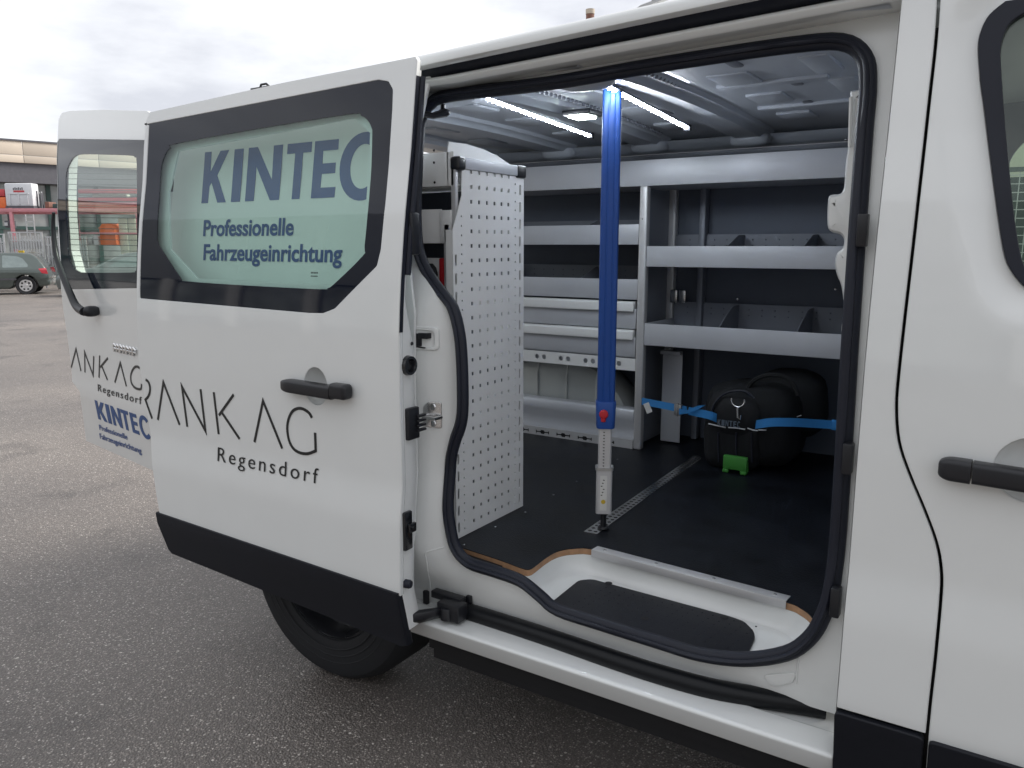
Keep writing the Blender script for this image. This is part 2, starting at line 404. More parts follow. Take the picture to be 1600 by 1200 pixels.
# dark upper guide channel and pale cantrail under the roof edge
def rail(prof, x0, x1, name, m):
    xs = [x0+(x1-x0)*k/6 for k in range(7)]
    b_ = MB(); b_.sheet([[(x, p, q+.003+.036*max(0, x+1.25)) for p, q in prof+prof[:1]] for x in xs])
    return b_.build(name, m, van, bev=.002)
rail([(1.600,1.806),(1.594,1.793),(1.632,1.777),(1.655,1.780),(1.66,1.806)], -1.5, XB-.004, 'upper_guide_channel', 'rubber')
rail([(1.628,1.778),(1.620,1.775),(1.618,1.768),(1.628,1.757),(1.70,1.754),(1.70,1.778)], -1.45, XB+.004, 'cantrail', 'paint')

# sliding door aperture
seal_px = [(653,215),(651,260),(649,320),(651,380),(660,413),(674,438),(692,462),(707,483),(717,523),(721,575),(722,630),(719,662),(709,692),(703,723),(699,783),(703,827),(712,858),(732,880),(771,893),(812,908),(843,932),(871,954),(935,975),(1025,1003),(1092,1023),(1160,1031),(1227,1022),(1263,999),(1284,966),(1301,908),(1316,733),(1330,500),(1341,333),(1350,208),(1356,130),(1349,87),(1313,65),(1235,70),(1110,88),(985,108),(856,130),(702,149),(671,163),(657,185)]
Fs = yf(1.592)
seal = smooth(S(seal_px, Fs), True, 4)
def pillar_bow(a, b, w_):
    k = max(0, -1.205-a); t = max(0, min(1, (1.42-b)/.25)); t = t*t*(3-2*t); q = max(0, min(1, (b-.45)/.12))
    return (a, yf(1.604)(b)+w_-t*q*min(.055, .62*k*min(1, k/.03+.2)), b)
frame_out = [(-1.47,.42),(-1.47,1.770),(-1.25,1.772),(XB-.002,1.80),(XB-.002,.42)]
panel('door_frame', frame_out, 'paint_in', van, holes=[seal], fn=pillar_bow, thick=.014, bev=.004, cut=.03, cut2=.02)
MB().tube([(x, Fs(z)+.003, z) for x, z in seal], .0142, 10, closed=True, flat=1.15).build('door_seal', 'rubber', van, ang=60)
# flattened outer lip of the seal
MB().tube([(x, Fs(z)-.012, z) for x, z in seal], .006, 6, closed=True).build('door_seal_lip', 'rubber', van, ang=60)
# front jamb: return from outer skin back to the frame
zs = [.42+i*.045 for i in range(31)]
MB().sheet([[(XB-.001+.010*max(0, k-.5), B(z)+.006+k*(F(z)-B(z)+.02), z) for k in (0, .25, .5, .75, 1)] for z in zs]).build('door_jamb', 'paint_in', van)
b = MB()
for u, v in ((1303,1010-70),(1345,690-330),(1322,716)):
    x, z = s2(u, v, yf(1.57)); b.box(x-.006, x+.012, 1.56+P(z), 1.585+P(z), z-.03, z+.03)
b.build('jamb_buffer', 'black', van, bev=.003)

# B pillar strip and front door
gap_px = [(1468,-30),(1462,60),(1450,170),(1430,350),(1415,480),(1404,580),(1400,635),(1404,690),(1420,740),(1445,800),(1463,850),(1470,890),(1470,930),(1462,1020),(1450,1130)]
gap = smooth(S(gap_px, B)+[(-.078,.36)], False, 4)
gap = [p for p in gap]
zt = .507
up_gap = [p for p in gap if p[1] > zt+.004]; lo_gap = [p for p in gap if p[1] <= zt-.002]
strip = [(XB,1.79)]+[(x-.0026, z) for x, z in [(up_gap[0][0], 1.79)]+[p for p in up_gap if p[1] < 1.785]]+[(up_gap[-1][0]-.0026, zt), (XB, zt)]
panel('door_pillar', strip, 'paint', van, fn=side(B), thick=.022, bev=.006, cut=.02)
xg = up_gap[-1][0]
panel('pillar_cladding', rnd([(XB-.002,.502),(xg-.004,.502),(xg-.004,.27),(XB-.002,.27)], .012), 'clad', van, fn=side(yf(1.488)), thick=.03, bev=.008, cut=.03)
win_px = [(1600,-28),(1571,0),(1545,22),(1532,48),(1528,75),(1532,130),(1537,167),(1550,271),(1567,388),(1581,425),(1600,448)]
wo = [(x, min(z, 1.762)) for x, z in S(win_px, B)][1:]; wo = smooth(wo, False, 4)+[(.80, wo[-1][1]-.02), (.80, wo[0][1]-.001)]
wi_px = [(1610,15),(1582,32),(1569,52),(1563,80),(1565,120),(1571,200),(1583,325),(1594,395),(1604,425)]
wi = [(x, min(z, 1.742)) for x, z in S(wi_px, B)]; wi = smooth(wi, False, 4)+[(.78, wi[-1][1]-.02), (.78, wi[0][1]-.001)]
fd_out = [(x+.0026, z) for x, z in [(up_gap[0][0], 1.80)]+[p for p in up_gap if p[1] < 1.795]]+[(xg+.0026, .40), (.93, .40), (.93, 1.80)]
hx0, hz0 = s2(1592, 738, B)
fdish = circ(hx0+.022, hz0+.004, .058, 28, .055)
def wdist(a, b):
    d = 9.0
    for (x0, z0), (x1, z1) in zip(wo, wo[1:]):
        ux, uz = x1-x0, z1-z0; L2 = ux*ux+uz*uz or 1e-9; t = max(0, min(1, ((a-x0)*ux+(b-z0)*uz)/L2)); d = min(d, math.hypot(a-x0-t*ux, b-z0-t*uz))
    return d
def flare(a, b):
    k = max(0, min(1, 1-(wdist(a, b)-.004)/.066)); return .013*k*k*(3-2*k)
fdoor = panel('front_door', fd_out, 'paint', van, holes=[wo, fdish], fn=lambda a, b, w_: (a, B(b)+w_+flare(a, b), b), thick=.02, bev=.006, cut=.02, cut2=.018)
panel('door_cladding', rnd([(xg+.0045,.500),(.93,.500),(.93,.27),(xg+.0045,.27)], .010), 'clad', fdoor, fn=side(yf(1.486)), thick=.03, bev=.008, cut=.03)
panel('window_seal', wo, 'rubber', fdoor, holes=[wi], fn=side(yf(1.500)), thick=.03, bev=.006, cut=.03)
panel('door_window', wi, 'glass_cab', fdoor, fn=side(yf(1.513)), thick=.004)
def dish(name, c, rx, rz, f, depth, parent):
    rows = []
    for i in range(9):
        k = i/8; q = math.cos(k*math.pi/2); rows.append([(c[0]+rx*q*math.cos(2*math.pi*j/28), f(c[1]+rz*q*math.sin(2*math.pi*j/28))+.006+depth*math.sin(k*math.pi/2), c[1]+rz*q*math.sin(2*math.pi*j/28)) for j in range(29)])
    return MB().sheet(rows).build(name, 'paint', parent, ang=0)
dish('handle_recess', (hx0+.022, hz0+.004), .0585, .0555, B, .022, fdoor)
a0 = s2(1468, 727, B); a1 = s2(1519, 740, B)
def grip(x0, x1, zc_, f, h, parent, name, r0, r1, y0=-.034, th=.036, slope=0.0):
    """bar with rounded section; r0, r1 = end rounding"""
    rows = []; n = 26
    for i in range(n+1):
        x = x0+(x1-x0)*(.5-.5*math.cos(math.pi*i/n)); e = 1
        if r0 and x-x0 < r0: e = min(e, math.sqrt(max(0, 1-((r0-(x-x0))/r0)**2)))
        if r1 and x1-x < r1: e = min(e, math.sqrt(max(0, 1-((r1-(x1-x))/r1)**2)))
        e = max(e, .12); z = zc_+slope*(x-x0); yc = f(z)+y0+th/2; g = lambda q: math.copysign(abs(q)**.45, q)
        rows.append([(x, yc+th/2*(.35+.65*e)*g(math.cos(t)), z+h*(.45+.55*e if r0 or r1 else 1)*g(math.sin(t))) for t in [2*math.pi*k/24 for k in range(25)]])
    o = MB(); o.sheet(rows); o.raw(rows[0][:24], [tuple(range(24))]); o.raw(rows[-1][:24], [tuple(range(23, -1, -1))])
    return o.build(name, 'black', parent, ang=50)
zh = a0[1]+.001
grip(a0[0], a1[0]-.0012, zh, B, .0195, fdoor, 'handle_cap', .022, 0, slope=-.02)
grip(a1[0]+.0012, a1[0]+.25, zh-.001, B, .0185, fdoor, 'door_handle', 0, .03, slope=-.03)
# dark core behind the shut gap, cab inside and far cab door
MB().box(-.21, -.03, 1.545, 1.60, .30, 1.10).box(-.21, -.10, 1.56, 1.60, 1.10, 1.38).box(-.21, -.10, 1.60, 1.64, 1.38, 1.55).box(-.21, -.10, 1.62, 1.66, 1.55, 1.74).build('pillar_core', 'under', van)
cabw = [(-.112,1.30),(-.118,1.54),(-.10,1.67),(-.05,1.73),(.85,1.71),(.95,1.30)]
panel('far_cab_door', [(-.22,.35),(-.22,1.84),(1.3,1.84),(1.3,.35)], 'lining', van, holes=[rnd(cabw,.06)], fn=lambda a, b_, w_: (a, 3.34-P(b_)-w_, b_), thick=.03, cut=.08)
panel('far_cab_window', rnd(cabw,.06), 'glass_cab', van, fn=lambda a, b_, w_: (a, 3.33-P(b_)-w_, b_), thick=.004)
MB().box(-.20, 1.35, 1.56, 3.3, .30, .42).build('cab_floor', 'under', van)
MB().box(.95, 1.35, 1.56, 3.3, .42, 1.25).build('dashboard', 'black', van, bev=.05)

# sill, lower guide rail, step well
MB().prism([(1.506,.380),(1.502,.389),(1.508,.395),(1.575,.400),(1.585,.392),(1.585,.34),(1.52,.34)], -1.50, XB-.002, lambda a, p, q: (a, p, q)).build('sill', 'paint', van, bev=.003)
MB().box(-1.5, -.47, 1.606, 1.625, .36, .424).build('sill_panel', 'paint_in', van)
rail_px = [(700,948),(732,956),(845,992),(971,1035),(1047,1059),(1115,1077),(1182,1089),(1240,1098),(1290,1106)]
rp = smooth([(p.x, p.y) for p in [onZ(u, v, .412) for u, v in rail_px]], False, 4)
MB().tube([(x, y, .412) for x, y in rp], .0225, 14, flat=1.05).build('lower_guide_rail', 'rail_black', van, ang=60)
x, z = s2(1240, 1115, yf(1.59)); 
MB().box(-1.5, XB+.004, 1.578, 1.76, .372, .3925).build('sill_plate', 'paint', van)
MB().box(-.47, XB+.006, 1.74, 1.76, .38, .46).build('pocket_liner', 'under', van)
panel('sill_emboss', rnd([s2(u, v, yf(1.6)) for u, v in ((1190,1055),(1245,1050),(1240,1068),(1205,1075))], .014), 'paint_in', van, fn=side(yf(1.599)), thick=.008, bev=.004)
# floor outline (x, y)
fe_px = [(700,848),(728,858),(780,875),(815,888),(827,890),(836,885),(850,874),(866,864),(880,859.5),(895,857.5),(925,858),(1000,878),(1100,905),(1225,940),(1250,950),(1266,962),(1272,975),(1270,990)]
fe = [(p.x, p.y) for p in [onZ(u, v, .55) for u, v in fe_px]]
flo = fe+[(-.27,1.66),(-.27,3.235),(-2.375,3.235),(-2.375,1.64)]
flo_s = smooth([f_ for f_ in fe], False, 3)+[(-.27,1.66),(-.27,3.235),(-2.375,3.235),(-2.375,1.64)]
lf = panel('load_floor', flo_s, 'floor', van, fn=lambda a, b_, w_: (a, b_, .551-w_), thick=.002)
panel('plywood_edge', flo_s, 'wood', lf, fn=lambda a, b_, w_: (a, b_, .5488-w_), thick=.016)
MB().box(-2.375, -1.10, 1.62, 3.28, .36, .537).box(-1.10, -.25, 1.86, 3.28, .36, .537).build('subfloor', 'under', van)
tr = [onZ(925,858,.556), onZ(1229,938,.556)]
dx, dy = (tr[1]-tr[0]).normalized().xy; nx, ny = dy, -dx
def trimpt(a, p, q): c = tr[0].lerp(tr[1], a); return (c.x-nx*p, c.y-ny*p, q)
MB().prism([(-.004,.556),(-.004,.535),(-.001,.535),(-.001,.553),(.030,.553),(.030,.556)], 0, 1, trimpt).build('edge_trim', 'alu', lf, bev=.0008)
b = MB()
for k in (.06,.35,.65,.94):
    c = tr[0].lerp(tr[1], k); b.lathe([(0,.0015),(.004,.0012),(.005,0)], (c.x-nx*.015, c.y-ny*.015, .556), (0,0,1), 10)
b.build('trim_screw', 'steel', lf)
# basin: wall falls from the floor edge in a fillet down to the step
well = [p for p in smooth(fe, False, 3)]
cx, cy = -.68, 1.70
rows = []
for i in range(9):
    k = i/8; row = []
    for (x, y) in well[10:]:
        dx_, dy_ = cx-x, cy-y; q = math.hypot(dx_, dy_); rr = .034*(1-math.cos(k*math.pi/2))
        row.append((x+dx_/q*rr, y+dy_/q*rr, .5325-(.5325-.482)*math.sin(k*math.pi/2)))
    rows.append(row)
MB().sheet(rows).build('step_well', 'paint_in', van, ang=0)
MB().box(-1.13, -.26, 1.600, 1.862, .470, .4825).build('step_base', 'paint_in', van)
tp = [(840,956),(868,935),(904,906),(925,904),(1040,935),(1140,962),(1163,970),(1178,985),(1180,995),(1174,1008),(1160,1042),(1000,1010)]
tread = [(p.x, p.y) for p in [onZ(u, v, .490) for u, v in tp]]
tread = rnd(tread, .012, 3)
tread = [(x, max(y, 1.596)) for x, y in tread]
st = panel('step_tread', tread, 'clad', van, fn=lambda a, b_, w_: (a, b_, .490-w_), thick=.008, bev=.0025)
b = MB()
for u, v in ((951,911),(1132,965),(1008,966)):
    p = onZ(u, v, .4905); b.lathe([(.0, .0008),(.008,.0008),(.010,0)], p, (0,0,1), 14)
b.build('tread_clip', 'under', st)
bmp = MB()
for i in range(16):
    for j in range(7):
        X = -.88+i*.026+j*.004; Y = 1.63+j*.022
        bmp.ell((X, Y, .490), (.0028,.0028,.0012), 1, 6, 4)
tag(bmp.build('tread_stud', 'clad', st), kind='stuff')

# C pillar details
cp = yf(1.60)
def px_box(name, u0, v0, u1, v1, y, dep, m, parent, bev=.003):
    a, c = onY(u0, v0, y), onY(u1, v1, y); x0, x1 = sorted((a.x, c.x)); z0, z1 = sorted((a.z, c.z))
    return MB().box(x0, x1, y, y+dep, z0, z1).build(name, m, parent, bev=bev)
def s2b(u, v, off=0):
    y = 1.59
    for _ in range(9):
        p = onY(u, v, y); y = pillar_bow(p.x, p.z, off)[1]
    return (p.x, p.z)
def pb(off): return lambda a, b, w_: pillar_bow(a, b, w_+off)
sx, sz = s2b(679, 648)
stk = panel('striker_plate', rnd([(sx-.022,sz-.03),(sx+.018,sz-.036),(sx+.018,sz+.034),(sx-.01,sz+.036),(sx-.022,sz+.022)], .006), 'steel', van, fn=pb(-.006), thick=.004, bev=.001)
yb_ = pillar_bow(sx, sz, 0)[1]
b = MB().tube([(sx-.012, yb_, sz-.002), (sx-.012, yb_-.03, sz-.002), (sx+.020, yb_-.025, sz-.004), (sx+.022, yb_, sz-.004)], .005, 8)
b.lathe([(0,.004),(.008,.003),(.010,0)], pillar_bow(sx, sz+.022, -.006), (0,-1,0), 12).lathe([(0,.004),(.008,.003),(.010,0)], pillar_bow(sx, sz-.022, -.006), (0,-1,0), 12)
b.build('striker_bar', 'steel', stk)
rx, rz = s2b(668, 531)
pk = panel('latch_pocket', rnd([(rx-.05,rz-.030),(rx+.028,rz-.026),(rx+.028,rz+.032),(rx-.05,rz+.036)], .012), 'paint_in', van, holes=[rnd([(rx-.043,rz-.021),(rx+.018,rz-.018),(rx+.018,rz+.023),(rx-.043,rz+.026)], .010)], fn=pb(-.008), thick=.009, bev=.003)
panel('pocket_back', [(rx-.045,rz-.024),(rx+.020,rz-.022),(rx+.020,rz+.026),(rx-.045,rz+.028)], 'arch', pk, fn=pb(-.0015), thick=.001)
yp_ = pillar_bow(rx, rz, 0)[1]
MB().box(rx-.040, rx-.012, yp_-.014, yp_+.01, rz-.016, rz+.016).box(rx-.018, rx+.010, yp_-.016, yp_+.004, rz+.004, rz+.018).tube([(rx-.03,yp_-.012,rz-.018),(rx+.004,yp_-.014,rz-.019)], .002, 6).build('latch', 'black', pk, bev=.002)
# pressed seam lines on the pillar
b = MB()
for ln in ([(664,866),(668,862),(683,858),(694,855)], [(664,866),(668,890),(672,918),(676,935)]):
    sm = smooth([s2b(u, v) for u, v in ln], False, 3); b.tube([pillar_bow(x, z, 0) for x, z in sm], .0022, 6)
sm = smooth(S([(1252,1010),(1246,1040),(1244,1068)], yf(1.603)), False, 3); b.tube([(x, yf(1.603)(z), z) for x, z in sm], .002, 6)
b.build('pressed_seam', 'paint_in', van)

# pillar casting seen inside the front edge of the opening
ib_px = [(1352,135),(1326,140),(1324,200),(1322,230),(1318,262),(1316,292),(1310,302),(1296,304),(1291,312),(1290,350),(1296,362),(1310,366),(1316,374),(1314,388),(1305,396),(1302,412),(1305,430),(1312,448),(1317,490),(1313,505),(1312,520),(1316,535),(1352,540)]
ib = [(p.x, p.z) for p in [onY(u, v, 1.74) for u, v in ib_px]]
panel('pillar_trim', smooth(ib[1:-1], False, 3)+[ib[-1], ib[0]], 'paint_in', van, fn=side(lambda z: 1.74), thick=.10, bev=.018)
b = MB()
for (v0, v1) in ((152,230),):
    a = onY(1330, v0, 1.735); c = onY(1328, v1, 1.735); b.tube([a, c], .004, 6)
b.build('trim_rib', 'paint_in', van)

# inside lining, ceiling and bulkhead
YW = 3.235
MB().box(-2.375, -.28, YW, YW+.012, .545, 1.70).build('side_lining', 'lining', van)
MB().box(-2.40, -.28, 3.30, 3.33, .30, 1.80).build('far_side_panel', 'paint', van)
MB().box(-.275, -.255, 1.74, 3.30, .42, 1.80).build('bulkhead', 'ceil', van)
MB().box(-2.37, -1.41, 1.655, 1.667, .55, 1.745).build('quarter_lining', 'lining', van)
def zc(y): return 1.792+.022*math.cos((y-2.42)/.8*math.pi/2)
ys = [1.63+i*.05 for i in range(33)]
MB().sheet([[(-2.375, y, zc(y)) for y in ys], [(-.26, y, zc(y)) for y in ys]]).build('ceiling', 'ceil', van)
MB().prism([(3.13,1.785),(3.17,1.755),(3.22,1.745),(3.24,1.79)], -2.375, -.27, lambda a, p, q: (a, p, q)).build('ceiling_edge', 'ceil', van, bev=.004)
MB().prism([(3.19,1.742),(3.195,1.720),(3.235,1.712),(3.235,1.742)], -2.375, -.27, lambda a, p, q: (a, p, q)).build('cable_duct', 'rackdark', van, bev=.003)
MB().prism([(3.205,1.700),(3.215,1.690),(3.235,1.690),(3.235,1.706)], -2.375, -.27, lambda a, p, q: (a, p, q)).build('cable_duct', 'rackdark', van, bev=.002)
b = MB()
for u, v in ((948,246),(1110,215),(1322,218),(870,247),(1305,452),(1152,467)): 
    p = onY(u, v, 3.19); b.ell(p, (.006,.004,.006), 1, 8, 6)
b.build('lining_screw', 'steel', van)
def rib(x, wd, name, rise=0.0, hole=None):
    prof = [(-wd*1.25,0),(-wd*1.12,-.011),(-wd*.8,-.013),(-wd*.62,-.026),(wd*.62,-.026),(wd*.8,-.013),(wd*1.12,-.011),(wd*1.25,0)]
    rows = []
    for y in [1.66+i*.04 for i in range(38)]:
        rows.append([(x+p, y, zc(y)+q+rise) for p, q in prof])
    bb = MB().sheet(rows)
    for e, yy in ((0,1.79),(1,3.14)):   # flared foot of the rib
        bb.ell((x, yy, 1.770), (wd*1.05,.045,.030), .7, 16, 8)
    return bb.build(name, 'ceil', van, ang=40)
for x in (-2.2,-1.80,-1.37,-.955): rib(x, .075, 'roof_rib')
b = MB()
for x, y in ((-1.56,2.05),(-1.50,2.45),(-1.05,2.1),(-.66,2.0),(-.60,2.35),(-.64,2.7),(-1.09,2.62)):
    b.ell((x, y, zc(y)-.0005), (.016,.05,.003), .5, 14, 6)
b.build('roof_slot', 'rackdark', van)
b = MB()
for i, (x, y) in enumerate(((-.48,2.12),(-.48,2.45),(-.36,2.05),(-.36,2.4),(-.36,2.75))): b.box(x-.035, x+.035, y-.10, y+.10, zc(y)-.008, zc(y)+.004)
for x0 in (-2.0, -1.585, -1.16, -.72):
    for y in (1.86, 2.2, 2.54, 2.88): b.box(x0-.055, x0+.055, y-.075, y+.075, zc(y)-.007, zc(y)+.004)
for y in (1.9, 2.3, 2.7): b.box(-.80, -.50, y-.02, y+.02, zc(y)-.010, zc(y)+.004)
b.build('roof_pad', 'ceil', van, bev=.005)
for xx in (-1.80,-1.22,-.86):
    b = MB()
    for i in range(48):
        y = 1.72+i*.027; b.ell((xx-.04*(i/48), y, zc(y)-.006), (.007,.006,.006), .8, 6, 4)
    tag(b.build('cable_chain', 'rackdark', van, ang=0), kind='stuff')
# upper roller arm of the sliding door
MB().tube([onY(650,176,1.62), onY(676,181,1.66), onY(697,176,1.70)], [.010,.008,.011], 8).tube([onY(692,176,1.70), onY(692,163,1.70)], .006, 8).ell(onY(694,176,1.70), (.016,.012,.009), .7, 12, 8).build('roller_arm', 'black', van)
# far wheel arch
b = fill(rnd([(-2.12,.54),(-2.05,.74),(-1.92,.865),(-1.58,.875),(-1.44,.78),(-1.35,.62),(-1.33,.54)], .10), (), .20, .05)
for v in b.verts: v.co = Vector((v.co.x, 3.12+v.co.z, v.co.y))
bmesh.ops.recalc_face_normals(b, faces=b.faces); me = bpy.data.meshes.new('wheel_arch'); b.to_mesh(me); b.free(); wa = link('wheel_arch', me, 'arch', van, 40)
b = MB()
for xx in (-1.83,-1.68,-1.53): b.tube([(xx, 3.016, .56),(xx,3.016,.80),(xx+.003,3.04,.868)], .006, 6)
b.build('arch_rib', 'arch', wa)
# underbody
MB().box(-1.32, 1.35, 1.62, 3.26, .22, .355).box(-2.38,-1.32,1.78,3.1,.42,.50).box(-1.32,-.25,1.60,1.62,.26,.36).build('underbody', 'under', van)

# quarter panel behind the open door, with its print film
wx, wy, wr = -1.775, 1.66, .352
qo = [(-2.40,.42),(-2.40,1.79),(-1.475,1.79),(-1.475,.42)]
archc = [(wx+.40*math.cos(R(a)), wr+.40*math.sin(R(a))) for a in range(178, 2, -8)]
archc = [p for p in archc if -2.39 < p[0] < -1.476 and p[1] > .425]
qo = [(-2.40,.42)]+[(-2.40,1.79),(-1.30,1.79),(-1.36,1.5),(-1.30,1.2),(-1.30,.62),(-1.34,.43)]+archc[::-1]
qp = panel('quarter_panel', qo, 'paint', van, fn=side(Q), thick=.012, bev=.003, cut=.03)
ql = s2(271, 300, yf(1.53))[0]
panel('window_blank', [(ql-.05,1.15),(ql-.05,1.745),(-1.32,1.745),(-1.32,1.15)], 'frit', qp, fn=side(yf(1.5325)), thick=.002)
fq = yf(1.5285)
panel('print_film', [(ql,1.16),(ql,1.735),(-1.33,1.735),(-1.33,1.16)], 'film', qp, fn=side(fq), thick=.003, cut=.05)
fn_q = side(yf(1.5275)); fq2 = yf(1.5275)
def qx(u, v): return s2(u, v, fq2)
z1 = (qx(319,240)[1]+qx(566,209)[1])/2; z0 = (qx(319,318.5)[1]+qx(525,307)[1])/2
z1, z0 = qx(420,228)[1], qx(420,313)[1]
bx = [(318,356.5),(364,378.5),(386,439.5),(446,484.5),(488.5,526),(530.5,604)]
bigword('company_lettering', 'KINTEC', [(qx(a,280)[0], qx(b_,270)[0]) for a, b_ in bx], z0, z1, 'dark_blue_print', qp, fn_q)
lettering('slogan_lettering', 'Professionelle', qx(318,360)[0], qx(459,355)[0], qx(318,368.5)[1], qx(318,344)[1]-qx(318,368.5)[1], 'dark_blue_print', qp, fn_q, bold=.021)
lettering('slogan_lettering', 'Fahrzeugeinrichtung', qx(318,400)[0], qx(534.5,400)[0], qx(318,406)[1], qx(318,381.5)[1]-qx(318,406)[1], 'dark_blue_print', qp, fn_q, bold=.021)

# rear wheel(s)
def wheel(x, y, sgn):
    prof = [(.200,.02),(.215,-.012),(.232,-.018),(.25,-.022),(.30,-.024),(.325,-.016),(.342,.004),(.35,.03),(.35,.17),(.335,.20),(.25,.21),(.21,.20)]
    ty = MB().lathe([(r*wr/.35, h*sgn) for r, h in prof], (x, y, wr-.004), (0,1,0), 56, closed=True).build('tyre', 'tyre', None, ang=30)
    wh = bpy.data.objects.new('rear_wheel' if x < 0 else 'front_wheel', ty.data); bpy.data.objects.remove(ty); COL.objects.link(wh); wh.parent = van
    wh.matrix_parent_inverse = Matrix.Translation(van.location).inverted()
    b = MB().lathe([(.214,-.006*sgn),(.206,-.010*sgn),(.200,.0),(.196,.02*sgn),(.190,.05*sgn),(.165,.072*sgn),(.13,.060*sgn),(.09,.045*sgn),(.055,.045*sgn),(.05,.01*sgn),(.0,.006*sgn)], (x, y, wr-.004), (0,1,0), 40)
    b.build('rim', 'rim', wh, ang=30)
    b = MB()
    for i in range(3): b.lathe([(.236+i*.022,-.0225*sgn),(.239+i*.022,-.0245*sgn),(.242+i*.022,-.0235*sgn)], (x, y, wr-.004), (0,1,0), 48)
    b.build('tyre_bead', 'tyre', wh)
wheel(wx, wy, 1); wheel(wx, 3.22, -1); wheel(1.35, wy, 1)

# the sliding door
dfx, drx = -1.25, -2.272
door_out_px = [(651,86),(440,128),(236,172)]
XF = lambda z: dfx
do = [(drx+.012,.545),(drx,.80),(drx,1.30),(drx-.008,1.60),(drx-.002,1.765),(drx+.02,1.783),(-1.75,1.798),(dfx-.004,1.806),(dfx,1.795),(dfx,.40),(dfx,.515)]
re_ = S([(249,805),(243,770),(228,640),(216,560),(213,465),(218,330),(224,230),(227,190)], D)
do = re_+S([(233,175),(300,160),(440,129)], D)+[(dfx-.006,1.804),(dfx,1.795),(dfx,.505)]
fr_px = [(214,198),(228,194),(590,124.5),(606,127),(613,140),(612,170),(608,233),(601,320),(594,390),(588,415),(522,482),(503,489.5),(480,489),(214,466)]
fr = S(fr_px, D); fr = [(drx-.030, fr[0][1])]+fr[1:-1]+[(drx-.030, fr[-1][1])]
gl_px = [(256,243),(264,231),(275,224),(420,198),(547,178),(562,180),(573,188),(579,200),(580,215),(575,313),(568,385),(565,400),(520,444),(510,450),(497,452),(380,446),(289,439.5),(280,434),(252,392),(245,378),(244,365),(247,310),(250,265)]
gl = smooth(S(gl_px, D), True, 3)
hx, hz = s2(492.5, 604, D); a0 = s2(450, 598, D); a1 = s2(553, 609, D)
ddish = circ(hx, hz, .043, 28, .050)
door = panel('sliding_door', do, 'paint', van, holes=[rnd(fr, .004, 2), ddish], fn=side(D), thick=.018, bev=.004, cut=.02)
dish('handle_recess', (hx, hz), .0432, .0502, D, .032, door)
grip(a1[0]-.052, a1[0]+.001, a1[1]-.004, D, .0195, door, 'handle_cap', 0, .012, y0=-.036)
grip(a0[0], a1[0]-.0535, a0[1]-.002, D, .0175, door, 'door_handle', .035, 0, y0=-.036, slope=-.015)
panel('window_border', rnd(fr, .004, 2), 'frit', door, holes=[gl], fn=side(yf(1.4225)), thick=.005, bev=.0015, cut=.04)
panel('door_window', gl, 'glass_door', door, fn=side(yf(1.424)), thick=.003, cut=.04)
sx_, sz_ = s2(490, 430, D)
lettering('glass_mark', 'IIIII', sx_-.012, sx_+.012, sz_+.004, .004, 'ink', door, side(yf(1.4225)), bold=.02)
lettering('glass_mark', 'IIIIIII', sx_-.012, sx_+.012, sz_-.004, .003, 'ink', door, side(yf(1.4225)), bold=.02)
panel('door_cladding', [(drx+.010,.535),(dfx-.003,.513),(dfx-.001,.36),(dfx-.02,.352),(drx+.045,.395),(drx+.03,.41)], 'clad', door, fn=side(yf(1.411)), thick=.03, bev=.007, cut=.03)
# inner pressing of the door: thick below the window, thin around it
def thk(z): return .066 if z < 1.12 else (.066-.036*(z-1.12)/.12 if z < 1.24 else .030)
rows = []
zz = [.40+i*.025 for i in range(57)]; zz = [z for z in zz if z < 1.79]
for z in zz: rows.append([(dfx-.0015, D(z)+.012, z), (dfx-.0015, D(z)+.018, z), (dfx-.003-.0*z, D(z)+.018+(thk(z)-.018)*.5, z), (dfx-.005, D(z)+thk(z)-.004, z), (dfx-.012, D(z)+thk(z), z), (dfx-.05, D(z)+thk(z)+.002, z)])
MB().sheet(rows).build('door_edge', 'paint_in', door, ang=60)
inner_out = [(drx+.015,.42),(drx+.015,1.76),(dfx-.035,1.785),(dfx-.035,.41)]
inner_hole = [(p[0]+(.012 if p[0] < -1.8 else -.012), p[1]) for p in S([(262,235),(547,182),(572,205),(562,395),(512,446),(292,436),(250,390),(247,300)], D)]
b = fill(inner_out, [inner_hole], .006, 0, .03)
for v in b.verts: z = v.co.y; v.co = Vector((v.co.x, D(z)+thk(z)+v.co.z, z))
me = bpy.data.meshes.new('inner_panel'); b.to_mesh(me); b.free(); link('inner_panel', me, 'paint_in', door, 40)
# seal along the upper door edge and hardware on the lower one
es = [s2_ for s2_ in (1.76,1.70,1.6,1.5,1.4,1.3,1.22,1.165)]
b = MB()
b.sheet([[(dfx+.002, D(z)+k, z) for k in (.001,.006,.014)] for z in es]); b.tube([(dfx+.004, D(z)+.022, z) for z in es[:-2]], .007, 6)
b.build('edge_seal', 'rubber', door)
def edge_pt(u, v): return onX(u, v, dfx)
e1 = edge_pt(638, 571); b = MB().lathe([(0,.002),(.013,.002),(.017,.012),(.023,.012),(.025,.0)], (dfx-.003, e1.y, e1.z), (1,0,0), 20); b.build('edge_buffer_cup', 'blackgloss', door, ang=30)
e2 = edge_pt(643, 661); b = MB().box(dfx-.004, dfx+.010, e2.y-.022, e2.y+.020, e2.z-.04, e2.z+.04)
for k in range(4): b.box(dfx+.008, dfx+.020, e2.y+.004, e2.y+.036, e2.z-.022+k*.012, e2.z-.015+k*.012)
b.build('edge_contact', 'black', door, bev=.004)
e3 = edge_pt(635, 829); b = MB().box(dfx-.004, dfx+.008, e3.y-.014, e3.y+.016, e3.z-.05, e3.z+.05).box(dfx+.006, dfx+.016, e3.y-.004, e3.y+.022, e3.z-.005, e3.z+.02); b.build('edge_latch', 'blackgloss', door, bev=.004)
